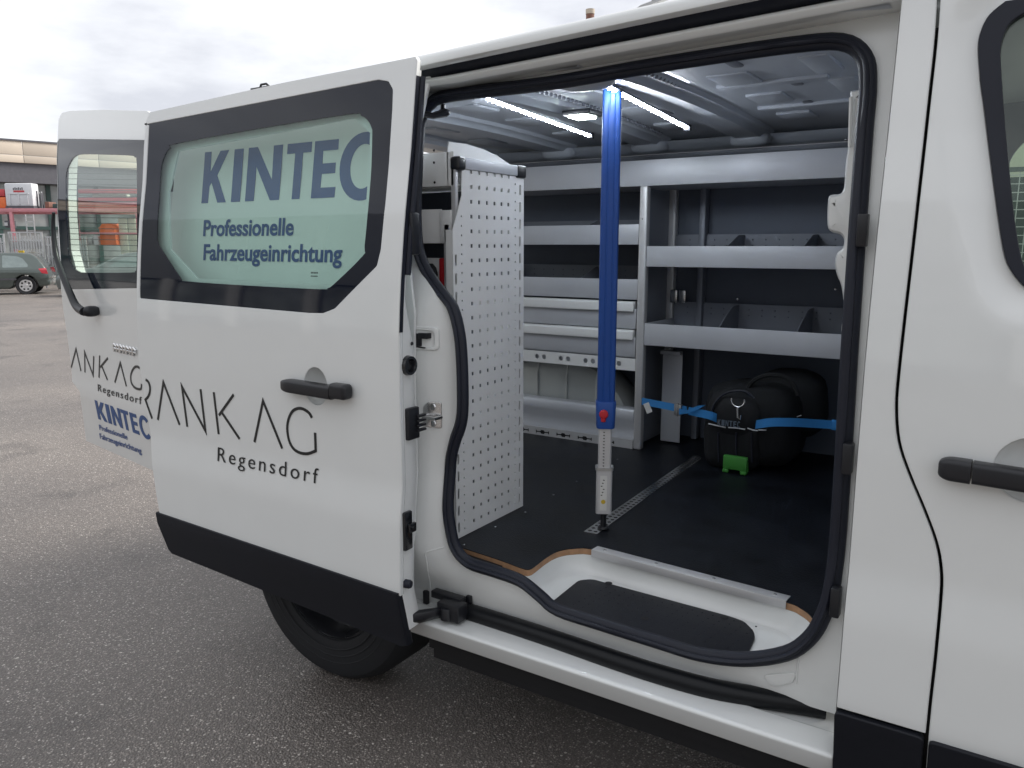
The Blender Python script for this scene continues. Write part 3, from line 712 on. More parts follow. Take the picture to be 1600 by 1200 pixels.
e4 = edge_pt(634, 912); MB().lathe([(0,.018),(.009,.018),(.011,.014),(.011,0)], (dfx-.003, e4.y, e4.z), (1,.2,0), 16).build('rubber_stop', 'rubber', door, ang=30)
e5 = edge_pt(645, 537); MB().lathe([(0,.003),(.004,.002),(.005,0)], (dfx-.003, e5.y, e5.z), (1,0,0), 10).build('edge_plug', 'black', door)
e6 = edge_pt(638, 365); MB().box(dfx-.004, dfx+.012, e6.y+.0, e6.y+.030, e6.z-.05, e6.z+.05).build('edge_catch', 'black', door, bev=.005)
# lower carriage arm
ca = onZ(648, 962, .42); cb = onZ(700, 955, .42)
b = MB()
b.prism([(-.018,-.012),(.020,-.030),(.020,.012),(-.018,.012)], 0, 1, lambda a, p, q: (ca.x+.002+(cb.x-ca.x)*a, ca.y-.02+(cb.y-ca.y+.02)*a+p*(1-.4*a), .425+q*(1-.35*a)))
b.box(cb.x-.02, cb.x+.05, cb.y-.022, cb.y+.020, .405, .450).lathe([(0,.03),(.014,.03),(.016,0)], (cb.x+.01, cb.y-.02, .41), (0,0,1), 12)
b.box(cb.x-.07, cb.x+.03, cb.y+.015, cb.y+.04, .435, .455)
for u, v in ((668,930),(735,938)):
    p = onY(u, v, 1.60); b.box(p.x-.008, p.x+.008, 1.588, 1.60, p.z-.03, p.z+.016)
b.build('carriage_arm', 'black', van, bev=.003)
# company name on the door, thin drawn capitals
c5 = lambda pts: S([(220+x/3, 460+y/3) for x, y in pts], D)
LW = .0082
st_ = [[(24,400),(35,408),(43,428),(44,452),(36,478),(20,496),(24,500),(54,582)], [(81,588),(107,412),(183,611)], [(219,620),(194,432),(304,640),(281,444)], [(366,655),(343,458)], [(436,470),(368,566)], [(380,552),(464,677)], [(534,692),(574,499),(664,722)]]
G = arc(762, 640, 79, 108, -62, -270, 26)
G = [(803,578),(790,556),(765,538),(740,534),(715,545),(697,575),(688,615),(690,655),(700,695),(720,726),(750,743),(785,746),(821,733),(818,648)]
polys = [ribbon(c5(s_), LW) for s_ in st_[1:]]+[ribbon(smooth(c5(G[:-1]), False, 3)[:-1]+c5(G[-2:]), LW)]
rb = smooth(c5(st_[0][:6]), False, 4); polys += [ribbon(rb, LW), ribbon(c5([(22,492),(54,582)]), LW)]
joined('company_lettering', polys, 'ink', door, side(yf(1.4185)))
rA = c5([(362,778)])[0]; rB = c5([(832,890)])[0]; hC = c5([(365,712)])[0][1]-rA[1]
lettering('town_lettering', 'Regensdorf', rA[0], rB[0], (rA[1]+rB[1])/2, hC, 'ink', door, side(yf(1.4185)), bold=-.004, spacing=1.28)

# the rear door, swung open
HG = Vector((-2.40, 1.525)); DD = Vector((-.985, .172)).normalized(); NN = Vector((.172, .985)).normalized()
RZ = [(.5,.02),(.70,.006),(.80,-.004),(.86,.0),(1.05,0),(1.25,.003),(1.5,.016),(1.7,.036),(1.86,.060),(2,.085)]
def Pr(z):
    if z <= RZ[0][0]: return RZ[0][1]
    for (a, p), (b_, q) in zip(RZ, RZ[1:]):
        if z <= b_: return p+(q-p)*(z-a)/(b_-a)
    return RZ[-1][1]
def rd(a, b_, w_):
    p = HG+DD*a+NN*(Pr(b_)+w_); return (p.x, p.y, b_)
def r2(u, v, off=0):
    r = ray(u, v); o = off
    for _ in range(7):
        n3 = Vector((NN.x, NN.y, 0)); c = HG+NN*o; t = (Vector((c.x, c.y, 0))-C0).dot(n3)/r.dot(n3); p = C0+r*t; o = off+Pr(p.z)
    return ((Vector((p.x, p.y))-HG).dot(DD), p.z)
RD = lambda pts, off=0: [r2(u, v, off) for u, v in pts]
ro = RD([(228,173),(160,171),(108,173),(96,176),(91,186),(89.5,215),(90,300),(92,400),(96.5,470),(104,520),(110,565),(112,596),(124,612),(129,650),(134,689),(228,731)])
k = (ro[0][1]-ro[1][1])/(ro[0][0]-ro[1][0]); zt_h = ro[0][1]-.03; zb_h = ro[-1][1]+(ro[-1][1]-ro[-2][1])*.2
ro = [(-.035, zt_h)]+ro+[(-.035, zb_h)]
rfr = RD([(224,219),(92,217),(90,222),(90,300),(93,380),(98,446),(108,452),(215,450)]); rfr = [(-.02, rfr[0][1])]+rfr+[(-.02, rfr[-1][1])]
rgl = smooth(RD([(110,252),(117,244),(128,241),(165,241.5),(203,243),(210,246),(213,254),(213.5,330),(213,415),(210,423),(203,426),(135,426),(122,424),(112,416),(107,400),(104,355),(102.5,300),(103,270)]), True, 3)
rdoor = panel('rear_door', ro, 'paint', van, holes=[rnd(rfr[1:-1], .004, 2)] if False else [rnd(rfr, .003, 2)], fn=rd, thick=.016, bev=.004, cut=.03)
panel('window_border', rnd(rfr, .003, 2), 'frit', rdoor, holes=[rgl], fn=lambda a, b_, w_: rd(a, b_, w_+.001), thick=.005, cut=.05)
panel('door_window', rgl, 'glass_rear', rdoor, fn=lambda a, b_, w_: rd(a, b_, w_+.002), thick=.003)
ih = RD([(123,250),(215,250),(215,425),(137,425),(126,392),(121,305)], .045)
ih = [(ih[0][0], ih[0][1]+.03)]+[(.06, ih[1][1]+.03),(.06, ih[2][1]-.03)]+[(ih[3][0], ih[3][1]-.02)]+ih[4:]
panel('inner_panel', [(.03,.66),(.03,1.78),(ro[4][0]-.03,1.80),(ro[8][0]-.025,1.2),(ro[12][0]-.05,.90),(ro[14][0]-.02,.64)], 'film', rdoor, holes=[ih], fn=lambda a, b_, w_: rd(a, b_, w_+.012), thick=.03, cut=.06)
panel('door_rubber', RD([(100,180),(90,200),(90,330),(98,470),(106,545),(110,600),(127,682),(134,688),(141,680),(124,640),(118,600),(112,540),(105,470),(99,380),(97,330),(98,200)]), 'rubber', rdoor, fn=lambda a, b_, w_: rd(a+.004, b_-.002, w_+.045), thick=.015, cut=.06)
b = MB()
for i in range(19):
    v = 262+i*8.6; p0 = r2(103+(.0 if v < 380 else (v-380)*.2), v); p1 = r2(213, v+1.5)
    b.tube([rd(p0[0], p0[1], .0065), rd(p1[0], p1[1], .0065)], .0011, 4)
b.build('heater_wire', 'ink', rdoor)
# wiper arm
wp = [(131,487),(119,478),(108,455),(97,428),(88,400),(84,370),(83,345),(84,332)]
wpw = [rd(*r2(u, v, -.05), -.05) for u, v in wp]; wb = r2(131, 487, -.05)
wip = MB().tube(smooth(wpw, False, 4), [.016-.010*(i/28) for i in range(29)], 8).ell(rd(wb[0], wb[1], -.025), (.020,.032,.020), .8, 14, 8).build('wiper_arm', 'black', rdoor, ang=50)
# badge of bright small letters, unreadable in the photo
b = MB(); q0 = r2(179, 536); q1 = r2(215, 551)
for i in range(7):
    x = q0[0]+(q1[0]-q0[0])*(i+.1)/7; wd = (q1[0]-q0[0])/7*.8; zb = q0[1]-.030+(i*.0)
    mid = (x+wd/2)
    for (p_, q_) in (((x,zb),(x,zb+.028)), ((x,zb+.028),(x+wd,zb+.020)), ((x,zb+.013),(x+wd,zb+.012)), ((x+wd,zb),(x+wd*.9,zb+.026)))[: 3+(i % 2)]:
        b.tube([rd(p_[0], p_[1], -.004), rd(q_[0], q_[1], -.004)], .0036, 5)
b.build('door_badge', 'chrome', rdoor)
c3 = lambda pts: RD([(80+x/4, 460+y/4) for x, y in pts])
fr_ = lambda a, b_, w_: rd(a, b_, w_-.0015)
rst = [[(126,456),(156,340),(187,479)], [(212,487),(210,360),(263,506),(267,386)], [(300,520),(304,383)], [(355,398),(308,455)], [(316,445),(353,535)], [(399,550),(433,427),(471,574)]]
g3 = [(553,461),(540,451),(523,455),(507,478),(498,512),(502,550),(518,577),(540,590),(562,590),(566,560)]
joined('company_lettering', [ribbon(c3(s_), .0085) for s_ in rst]+[ribbon(smooth(c3(g3), False, 3), .0085)], 'ink', rdoor, fr_)
def rtext(nm, t, A, Bp, H, m, **kw):
    pa, pb, ph = c3([A])[0], c3([Bp])[0], c3([H])[0]
    return lettering(nm, t, pa[0], pb[0], lambda a: pa[1]+(pb[1]-pa[1])*(a-pa[0])/(pb[0]-pa[0]), ph[1]-pa[1], m, rdoor, fr_, **kw)
rtext('town_lettering', 'Regensdorf', (295,603), (568,688), (297,560), 'ink', bold=0, spacing=1.25)
pa, pb = c3([(297,778)])[0], c3([(297,668)])[0]
cols = [(297,350),(356,376),(386,440),(444,487),(497,536),(548,610)]
bigword('brand_lettering', 'KINTEC', [(c3([(a,780)])[0][0], c3([(b_,780)])[0][0]) for a, b_ in cols], c3([(430,830)])[0][1], c3([(430,715)])[0][1], 'blue_print', rdoor, fr_)
rtext('slogan_lettering', 'Professionelle', (306,845), (480,908), (307,815), 'dark_blue_print', bold=.006)
rtext('slogan_lettering', 'Fahrzeugeinrichtung', (309,900), (568,995), (310,869), 'dark_blue_print', bold=.006)

# small fittings on the roof
b = MB()
for u, v, x in ((412,131,-1.9),):
    p = onY(u, v, 1.75); b.box(p.x-.04, p.x+.04, 1.73, 1.78, p.z-.035, p.z-.012).tube([(p.x-.02,1.75,p.z-.014),(p.x-.012,1.75,p.z-.001),(p.x+.012,1.75,p.z-.001),(p.x+.03,1.75,p.z-.014)], .004, 6)
b.build('roof_bracket', 'black', van, bev=.002)
b = MB(); p = onY(1022, 11, 1.75)+Vector((0, 0, .010))
b.tube([(p.x-.06,1.75,p.z-.02),(p.x-.03,1.75,p.z-.006),(p.x+.015,1.75,p.z+.002),(p.x+.05,1.75,p.z+.008)], .006, 6).tube([(p.x-.01,1.75,p.z-.012),(p.x,1.75,p.z+.012),(p.x+.01,1.75,p.z-.004)], .004, 6)
b.build('roof_hook', 'zinc', van)

# ------------------------------------------------------------------ fittings in the load bay
YR = 2.90
def rx_(u, v): p = onY(u, v, YR); return p.x, p.z
wall_rack = empty('shelving_unit', (-1.2, YR+.15, .55), 'long grey metal shelving with trays and drawers along the far wall of the load bay', 'shelving')
def post(name, x0, x1, y0, y1, z0, z1, parent):
    return MB().box(x0, x1, y0, y1, z0, z1).build(name, 'alu', parent, bev=.006, seg=3)
post('upright', -1.300, -1.268, YR-.004, YR+.03, .551, 1.594, wall_rack)
post('upright', -1.300, -1.268, YW-.045, YW-.01, .551, 1.66, wall_rack)
post('upright', -2.365, -2.335, YR-.004, YR+.03, .551, 1.594, wall_rack)
# side sheet behind the middle post
panel('side_sheet', [(YR+.02,.56),(YR+.02,1.59),(YW-.04,1.59),(YW-.04,.56)], 'rackdark', wall_rack, fn=lambda a, b_, w_: (-1.300+w_, a, b_), thick=.003)
def tray(x0, x1, z0, z1, hb, div, parent, name='tray'):
    """front lip z0..z1, base, perforated back of height hb above z0, dividers at div"""
    t = MB().box(x0, x1, YR, YR+.0035, z0, z1).box(x0, x1, YR+.0035, YW-.03, z0, z0+.003).box(x0, x0+.002, YR+.0035, YW-.03, z0+.003, z1).box(x1-.002, x1, YR+.0035, YW-.03, z0+.003, z1).build(name, 'rack', parent, bev=.001)
    holes = []
    x = x0+.06
    while x < x1-.03:
        for zz_ in ([z0+hb-.022, z0+hb-.045] if hb > .1 else [z0+hb-.02]): holes.append(circ(x, zz_, .0035, 6))
        x += .052
    panel('tray_back', [(x0,z0),(x0,z0+hb),(x1,z0+hb),(x1,z0)], 'rackdark', t, holes=holes, fn=lambda a, b_, w_: (a, YW-.034+w_, b_), thick=.003)
    for d in div:
        panel('divider', [(YR+.03,z0+.003),(YR+.06,z1-.01),(YR+.14,z0+hb*.75),(YR+.22,z0+hb*.96),(YW-.035,z0+hb*.98),(YW-.035,z0+.003)], 'rackdark', t, fn=lambda a, b_, w_, d=d: (d+w_, a, b_), thick=.003)
    return t
tray(-2.36, -.30, 1.594, 1.690, .10, (), wall_rack)
xl0, xl1 = -2.335, -1.302
tray(xl0, xl1, 1.372, 1.449, .105, (-2.03,-1.60), wall_rack)
tray(xl0, xl1, 1.157, 1.236, .125, (-2.05,-1.60), wall_rack)
tray(-1.266, -.30, 1.288, 1.366, .125, (-.98,-.70), wall_rack)
tray(-1.266, -.30, .980, 1.066, .155, (-.99,-.70), wall_rack)
for zt_, zb_ in ((1.149,1.040),(1.036,.926)):
    dr = MB().box(xl0+.004, xl1-.004, YR+.004, YW-.06, zb_, zt_-.030).build('drawer', 'rack', wall_rack, bev=.002)
    MB().prism([(YR-.008,zt_-.040),(YR-.011,zt_-.038),(YR-.011,zt_-.006),(YR+.004,zt_),(YR+.03,zt_),(YR+.03,zt_-.028),(YR+.004,zt_-.030)], xl0+.004, xl1-.010, lambda a, p, q: (a, p, q)).build('drawer_grip', 'perf', dr, bev=.001)
b = panel('hook_rail', [(xl0,.872),(xl0,.921),(xl1,.921),(xl1,.872)], 'perf', wall_rack, holes=[h for i in range(8) for h in (circ(xl0+.10+i*.118, .897, .0105, 14), circ(xl0+.135+i*.118, .897, .0105, 14))], fn=side(lambda z: YR+.002), thick=.003)
MB().box(xl0, xl1, YR+.02, YR+.024, .868, .925).build('rail_back', 'rack', wall_rack)
MB().prism([(YR+.002,.545),(YR+.002,.590),(YR+.006,.600),(YR+.010,.640),(YR-.002,.668),(YR-.002,.700),(YR+.006,.712),(YR+.06,.712),(YR+.06,.708),(YR+.02,.7),(YR+.014,.58),(YR+.014,.545)], xl0, xl1, lambda a, p, q: (a, p, q)).build('bottom_tray', 'rack', wall_rack, bev=.0015)
# anchor rail with key-shaped cut-outs
hl = []
for i in range(9):
    c = xl0+.085+i*.104; zc_ = .566
    hl.append([(c-.034,zc_-.007),(c-.028,zc_-.007),(c-.028,zc_-.003),(c-.012,zc_-.003),(c-.007,zc_-.009),(c+.007,zc_-.009),(c+.012,zc_-.003),(c+.028,zc_-.003),(c+.028,zc_-.007),(c+.034,zc_-.007),(c+.034,zc_+.007),(c+.028,zc_+.007),(c+.028,zc_+.003),(c+.012,zc_+.003),(c+.007,zc_+.009),(c-.007,zc_+.009),(c-.012,zc_+.003),(c-.028,zc_+.003),(c-.028,zc_+.007),(c-.034,zc_+.007)])
panel('anchor_strip', [(xl0,.551),(xl0,.588),(xl1,.588),(xl1,.551)], 'alu', wall_rack, holes=hl, fn=side(lambda z: YR-.004), thick=.003)
MB().box(xl0, xl1, YR-.0008, YR-.0002, .552, .587).build('strip_backing', 'under', wall_rack)
# right side of the post: ratchet fitting, channel plates
p = onY(1060, 463, YW-.05)
MB().box(p.x-.035, p.x-.002, YW-.06, YW-.045, p.z-.028, p.z+.028).box(p.x+.002, p.x+.035, YW-.06, YW-.045, p.z-.028, p.z+.028).build('hinge_plate', 'steel', wall_rack, bev=.006)
MB().box(-1.250, -1.165, YR+.16, YR+.165, .56, .93).box(-1.250,-1.165,YR+.13,YR+.165,.93,.945).build('back_plate', 'rack', wall_rack, bev=.002)
MB().box(-1.160, -1.135, YW-.06, YW-.012, .555, 1.6).build('wall_channel', 'rackdark', wall_rack, bev=.004)
b = MB().ell(onY(1004, 354-12, YR-.002), (.004,.003,.004), 1, 8, 6)
b.build('rivet', 'steel', wall_rack)

# perforated end rack by the door
XP = -1.290
end_rack = empty('shelving_unit', (XP, 1.87, .55), 'pale perforated metal end panel of the rack just inside the door pillar', 'shelving')
def yz(u, v): p = onX(u, v, XP); return p.y, p.z
y0, y1 = 1.694, 2.043
cols = [onX(640+x/3.244, 80+y/3.244, XP).y for x, y in ((312,612),(352,618),(392,622),(430,628),(466,634),(501,638))]
zr0 = onX(640+392/3.244, 80+622/3.244, XP).z; zr8 = onX(640+392/3.244, 80+1152/3.244, XP).z; dz = .0392
holes = []
nr = int((zr0-.56)/dz)+1
for i in range(nr):
    for y in cols:
        z = zr0-i*dz
        if z > .562: holes.append([(y-.005,z-.005),(y+.005,z-.005),(y+.005,z+.005),(y-.005,z+.005)])
yd0, yd1 = onX(640+262/3.244, 80+760/3.244, XP).y, onX(640+536/3.244, 80+760/3.244, XP).y
ys0, ys1 = onX(640+234/3.244, 80+960/3.244, XP).y, onX(640+560/3.244, 80+760/3.244, XP).y
z = 1.545
while z > .565:
    if z < 1.47: holes.append(circ(yd0, z, .0032, 6))
    holes.append(circ(yd1, z, .0032, 6)); z -= .0249
z = 1.53
while z > .58:
    for y in (ys0, ys1):
        if y > 1.8 or z < 1.37: holes.append([(y-.0042,z-.012),(y-.002,z-.015),(y+.002,z-.015),(y+.0042,z-.012),(y+.0042,z+.012),(y+.002,z+.015),(y-.002,z+.015),(y-.0042,z+.012)])
    z -= .0498
outl = [(y0,.553),(y0,1.41),(1.735,1.50),(1.737,1.572),(y1,1.572),(y1,.553)]
panel('end_panel', outl, 'perf', end_rack, holes=holes, fn=lambda a, b_, w_: (XP-w_, a, b_), thick=.0025)
MB().box(XP-.025, XP-.004, y0+.001, y0+.004, .553, 1.41).box(XP-.025, XP-.003, y1-.003, y1+.0005, .553, 1.57).build('panel_flange', 'perf', end_rack)
MB().box(XP-.022, XP+.006, y0+.05, y1-.04, 1.568, 1.598).build('top_rail', 'rack', end_rack, bev=.003)
MB().box(XP-.024, XP+.008, y0+.018, y0+.055, 1.564, 1.600).build('rail_cap', 'black', end_rack, bev=.009, seg=3)
MB().box(XP-.024, XP+.008, y1-.045, y1+.004, 1.564, 1.600).build('rail_cap', 'black', end_rack, bev=.006, seg=3)
MB().box(XP-.022, XP-.006, y0+.022, y0+.034, 1.40, 1.57).build('panel_strut', 'alu', end_rack, bev=.002)
tb = MB().box(-2.35, XP-.012, 1.716, 1.7195, 1.525, 1.612).box(-2.35, XP-.012, 1.7195, 2.03, 1.525, 1.529).build('upper_tray', 'perf', end_rack, bev=.001)
panel('tray_end', [(1.716,1.525),(1.716,1.614),(1.722,1.638),(1.80,1.640),(1.88,1.634),(1.95,1.622),(2.01,1.605),(2.035,1.592),(2.035,1.525)], 'perf', tb, fn=lambda a, b_, w_: (XP-.030-w_, a, b_), thick=.003)
b = MB()
for u, v, y in ((678,235,1.714),(678,254,1.714),(679,285,1.714)): b.ell(onY(u, v, y), (.0035,.002,.0035), 1, 8, 6)
b.build('rivet', 'under', tb)
MB().box(-2.35, XP-.055, 1.716, 1.7195, 1.375, 1.465).box(-2.35, XP-.055, 1.7195, 2.03, 1.375, 1.379).build('lower_tray', 'perf', end_rack, bev=.001)
MB().box(XP-.058, XP-.020, 1.712, 1.75, 1.375, 1.462).build('tray_bracket', 'perf', end_rack, bev=.002)
MB().box(XP-.048, XP-.022, 1.712, 1.745, .552, 1.43).build('upright', 'alu', end_rack, bev=.006, seg=3)
MB().box(-2.35, -1.352, 1.86, 1.87, .56, 1.52).build('rack_back', 'lining', end_rack)
MB().box(-1.56, -1.375, 1.745, 1.75, 1.20, 1.335).build('holder_plate', 'perf', end_rack, bev=.002)
MB().box(-1.372, -1.350, 1.735, 1.750, 1.15, 1.335).build('red_strip', 'red', end_rack, bev=.004)
MB().tube([(-1.405+.020*math.cos(a/10*2*math.pi), 1.738, 1.29+.026*math.sin(a/10*2*math.pi)) for a in range(10)], .006, 6, closed=True).tube([(-1.405,1.738,1.262),(-1.395,1.735,1.22),(-1.388,1.735,1.17)], .006, 6).build('holder_ring', 'black', end_rack)

# telescopic load bar
xb, yb = -.985, 2.0
bar = empty('load_bar', (xb, yb, .553), 'blue telescopic load bar standing upright on the perforated floor rail', 'load bar')
sec = [(-.025,-.017),(-.021,-.022),(-.010,-.022),(-.009,-.0205),(-.006,-.0205),(-.005,-.022),(.008,-.022),(.009,-.0205),(.012,-.0205),(.013,-.022),(.021,-.022),(.025,-.016),(.025,.014),(.018,.020),(-.018,.020),(-.025,.014)]
ca_, sa_ = math.cos(R(28)), math.sin(R(28))
def rotp(p, q): return (xb+p*ca_-q*sa_, yb+p*sa_+q*ca_)
MB().prism(sec, .925, 1.776, lambda a, p, q: (*rotp(p, q), a)).build('outer_tube', 'bluebar', bar, bev=.0015)
MB().prism([(-.024,-.020),(.024,-.020),(.026,-.012),(.026,.014),(.018,.021),(-.018,.021),(-.026,.014)], 1.776, 1.786, lambda a, p, q: (*rotp(p, q), a)).build('end_cap', 'alu', bar, bev=.002)
MB().prism([(-.028,-.018),(-.022,-.027),(.022,-.027),(.029,-.016),(.029,.016),(.020,.024),(-.020,.024),(-.029,.016)], .856, .935, lambda a, p, q: (*rotp(p*(1 if a > .9 else .9), q), a)).build('lock_housing', 'bluebar', bar, bev=.004)
c = rotp(-.006, -.027); ax_ = Vector((sa_, -ca_, 0))
MB().lathe([(0,.008),(.011,.008),(.013,.004),(.013,0)], (c[0], c[1], .900), ax_, 16).box(c[0]-.006, c[0]+.006, c[1]-.006, c[1]+.004, .878, .895).build('release_button', 'red', bar, bev=.002)
c = rotp(0, 0)
MB().prism(rnd([(-.019,-.016),(.019,-.016),(.019,.016),(-.019,.016)], .008), .735, .858, lambda a, p, q: (*rotp(p, q), a)).build('inner_tube', 'alu', bar)
MB().prism(rnd([(-.023,-.019),(.023,-.019),(.023,.019),(-.023,.019)], .008), .603, .738, lambda a, p, q: (*rotp(p, q), a)).build('lower_tube', 'alu', bar)
MB().prism(rnd([(-.026,-.022),(.026,-.022),(.026,.022),(-.026,.022)], .008), .733, .740, lambda a, p, q: (*rotp(p, q), a)).build('tube_collar', 'zinc', bar)
MB().lathe([(.009,.552),(.009,.600),(.014,.604)], (c[0], c[1], 0), (0,0,1), 12).lathe([(0,.560),(.015,.560),(.017,.555),(.012,.553)], (c[0], c[1], 0), (0,0,1), 12).build('foot', 'black', bar)
def bp(p, q, e): x, y = rotp(p, -.0192-e); return (x, y, q)
panel('instruction_label', [(-.012,.614),(-.012,.718),(.008,.718),(.008,.614)], 'label', bar, fn=lambda a, b_, w_: bp(a, b_, .0006-w_), thick=.0005)
panel('round_sticker', circ(-.002,.640,.0065,14), 'yellow', bar, fn=lambda a, b_, w_: bp(a, b_, .0010-w_), thick=.0003)
b = MB()
for i in range(6): a = -.008+(i % 3)*.003; q = .66+i*.009; b.box(*(lambda s: (s[0]-.003, s[0]+.003, s[1]-.0003, s[1]+.0003, s[2]-.0012, s[2]+.0012))(bp(a, q, .0012)))
b.build('label_print', 'ink', bar)
b = MB()
for i in range(12): s_ = rotp(-.004, -.0165); b.box(s_[0]-.003, s_[0]+.003, s_[1]-.0004, s_[1]+.0004, .745+i*.009, .7475+i*.009)
b.build('scale_mark', 'ink', bar)

# perforated lashing rail let into the floor
t0, t1 = -1.013, 1.944
lash = panel('lashing_rail', [(1.944,-1.020),(2.925,-1.052),(2.935,-1.022),(1.948,-.978)], 'steel', None, holes=[circ(1.962+i*.0235, xx-.0300*(i/41), .0062, 8) for i in range(41) for xx in (-1.0085,-.990)], fn=lambda a, b_, w_: (b_, a, .5535-w_), thick=.0022)
tag(lash, 'flat perforated steel lashing rail on the black floor under the blue bar', 'lashing rail')
b = MB()
for u, v in ((901,752),(865,773),(965,718),(821,800),(774,823),(725,851)): b.ell(onZ(u, v, .551), (.0035,.0035,.0012), 1, 8, 4)
b.build('floor_screw', 'steel', lf)

# tool bag
bagc = Vector((-.78, 2.86, .552))
bagE = empty('tool_bag', bagc, 'black tool backpack with white piping strapped against the far wall', 'bag')
def bg(c, r): return tuple(C0+(Vector(c)-C0)*1.033), tuple(q*1.033 for q in r)
c_, r_ = bg((-.80, 2.86, .735), (.165,.13,.148)); b = MB().ell(c_, r_, .48, 36, 20); b.build('bag_body', 'bag', bagE, ang=0)
c_, r_ = bg((-.845, 2.765, .665), (.105,.055,.088)); b = MB().ell(c_, r_, .5, 28, 14); b.build('front_pocket', 'bag', bagE, ang=0)
c_, r_ = bg((-.84, 2.80, .765), (.115,.10,.105)); b = MB().ell(c_, r_, .8, 28, 14, Matrix.Rotation(R(14), 3, 'Y')); b.build('bag_lid', 'bagtop', bagE, ang=0)
c_, r_ = bg((-.705, 2.93, .80), (.135,.09,.130)); b = MB().ell(c_, r_, .75, 28, 14, Matrix.Rotation(R(-8), 3, 'Y')); b.build('rear_compartment', 'bag', bagE, ang=0)
b = MB().tube(smooth([onY(u, v, 2.80) for u, v in ((1110,650),(1116,632),(1128,618),(1146,611),(1166,612),(1178,622))], False, 4), .0045, 6); b.build('lid_zip', 'rubber', bagE)
b = MB()
for u in (1122, 1150, 1174): b.tube([onY(u, 676, 2.795), onY(u, 700, 2.795), onY(u+1, 722, 2.795)], .0035, 5)
b.build('pocket_seam', 'rubber', bagE)
b = MB().tube(smooth([onY(u, v, 2.86) for u, v in ((1165,612),(1178,594),(1200,586),(1224,588),(1240,600),(1247,618))], False, 4), .008, 6); b.build('carry_handle', 'bagtop', bagE)
b = MB()
for seg_ in (((1107,662),(1120,665),(1134,668)), ((1138,668),(1152,669),(1164,671)), ((1168,669),(1176,672),(1184,673)), ((1185,672),(1197,672))): b.tube([onY(u, v, 2.79) for u, v in seg_], .0022, 5)
b.tube([onY(1208,668,2.83), onY(1209,700,2.83)], .0016, 5).tube([onY(1240,653,2.89), onY(1252,649,2.89)], .0018, 5)
b.build('white_piping', 'piping', bagE)
cc = onY(1153, 628, 2.785)
kb = MB().tube([(cc.x+.024*math.cos(R(a)), cc.y, cc.z+.004+.022*math.sin(R(a))) for a in range(160, 385, 22)], .0026, 6)
kb.tube([(cc.x,cc.y-.002,cc.z-.018),(cc.x+.001,cc.y-.003,cc.z-.038),(cc.x+.003,cc.y-.003,cc.z-.058)], [.005,.0042,.004], 8).tube([(cc.x+.003,cc.y-.003,cc.z-.056),(cc.x+.012,cc.y-.003,cc.z-.062),(cc.x+.013,cc.y-.003,cc.z-.046)], .0026, 6)
kb.build('carabiner', 'steel', bagE)
pA, pB = onY(1121, 660, 2.783), onY(1158, 660, 2.783)
M['dimprint'] = mat('faint_print', (.10,.13,.17), .6)
bigword('bag_lettering', 'KINTEC', [(pA.x+(pB.x-pA.x)*(i+.05)/6, pA.x+(pB.x-pA.x)*(i+.8)/6) for i in range(6)], pA.z-.010, pA.z+.012, 'dimprint', bagE, lambda a, b_, w_: (a, 2.783+w_, b_))
from mathutils import noise
for o in bagE.children:
    if o.name.split('.')[0] in ('bag_body', 'front_pocket', 'bag_lid', 'rear_compartment'):
        for v in o.data.vertices:
            n_ = noise.noise_vector(v.co*9)*.010+noise.noise_vector(v.co*24)*.004; v.co += n_
# green clip on the floor
gy = 2.765
gl0, gl1 = onY(1130,711,gy), onY(1167,715,gy); gz0 = gl0.z-.050
gb = MB().box(gl0.x, gl1.x, gy, gy+.02, gz0, gl0.z).box(gl0.x, gl0.x+.022, gy-.004, gy+.02, .5535, gz0).box(gl1.x-.022, gl1.x, gy-.004, gy+.02, .5535, gz0).build('plastic_clip', 'green', None, bev=.003)
tag(gb, 'green plastic clip block with two feet at the foot of the black bag', 'clip')
# blue lashing strap
strapE = empty('lashing_strap', (-1.1, 2.75, .77), 'blue webbing strap stretched across the load bay around the black bag', 'strap')
def web(pts, wd, name, m, parent):
    c = smooth(pts, False, 5); b_ = MB(); rows = []
    for i, p in enumerate(c):
        a = Vector(c[max(0, i-1)]); d = Vector(c[min(len(c)-1, i+1)]); t = (d-a).normalized(); up = (Vector((0,0,1))-t*t.z).normalized(); n = t.cross(up)*.0012; p = Vector(p)
        rows.append([p-up*wd/2+n, p+up*wd/2+n, p+up*wd/2-n, p-up*wd/2-n, p-up*wd/2+n])
    return b_.sheet(rows).build(name, m, parent)
web([onY(1003,627,2.885), onY(1040,634,2.83), onY(1073,641,2.80)], .028, 'strap_tail', 'strap', strapE)
web([onY(1076,642,2.80), onY(1100,647,2.79), onY(1112,650,2.785), onY(1124,655,2.81), onY(1140,661,2.86), onY(1170,664,2.86), onY(1184,663,2.80), onY(1205,660,2.775), onY(1240,660,2.80), onY(1275,662,2.86), onY(1309,664,2.90)], .030, 'strap_webbing', 'strap', strapE)
q = [onY(u, v, 2.785) for u, v in ((1061,638),(1061,648),(1074,646),(1090,640),(1102,633),(1090,634),(1074,641))]
MB().raw([p for p in q]+[p+Vector((0,.002,0)) for p in q], [tuple(range(7)), tuple(range(13, 6, -1))]).build('strap_loop', 'strap', strapE)
p = onY(1060, 640, 2.80); MB().box(p.x-.014, p.x+.014, p.y-.012, p.y+.008, p.z-.022, p.z+.022).box(p.x-.002, p.x+.004, p.y-.018, p.y, p.z-.024, p.z+.026).build('cam_buckle', 'zinc', strapE, bev=.003)
p = onY(1014, 632, 2.84); MB().box(-.012, .012, -.001, .001, -.02, .02, Matrix.Translation(p+Vector((0,-.01,-.012))) @ Matrix.Rotation(R(-25), 4, 'Y')).build('care_tag', 'label', strapE)
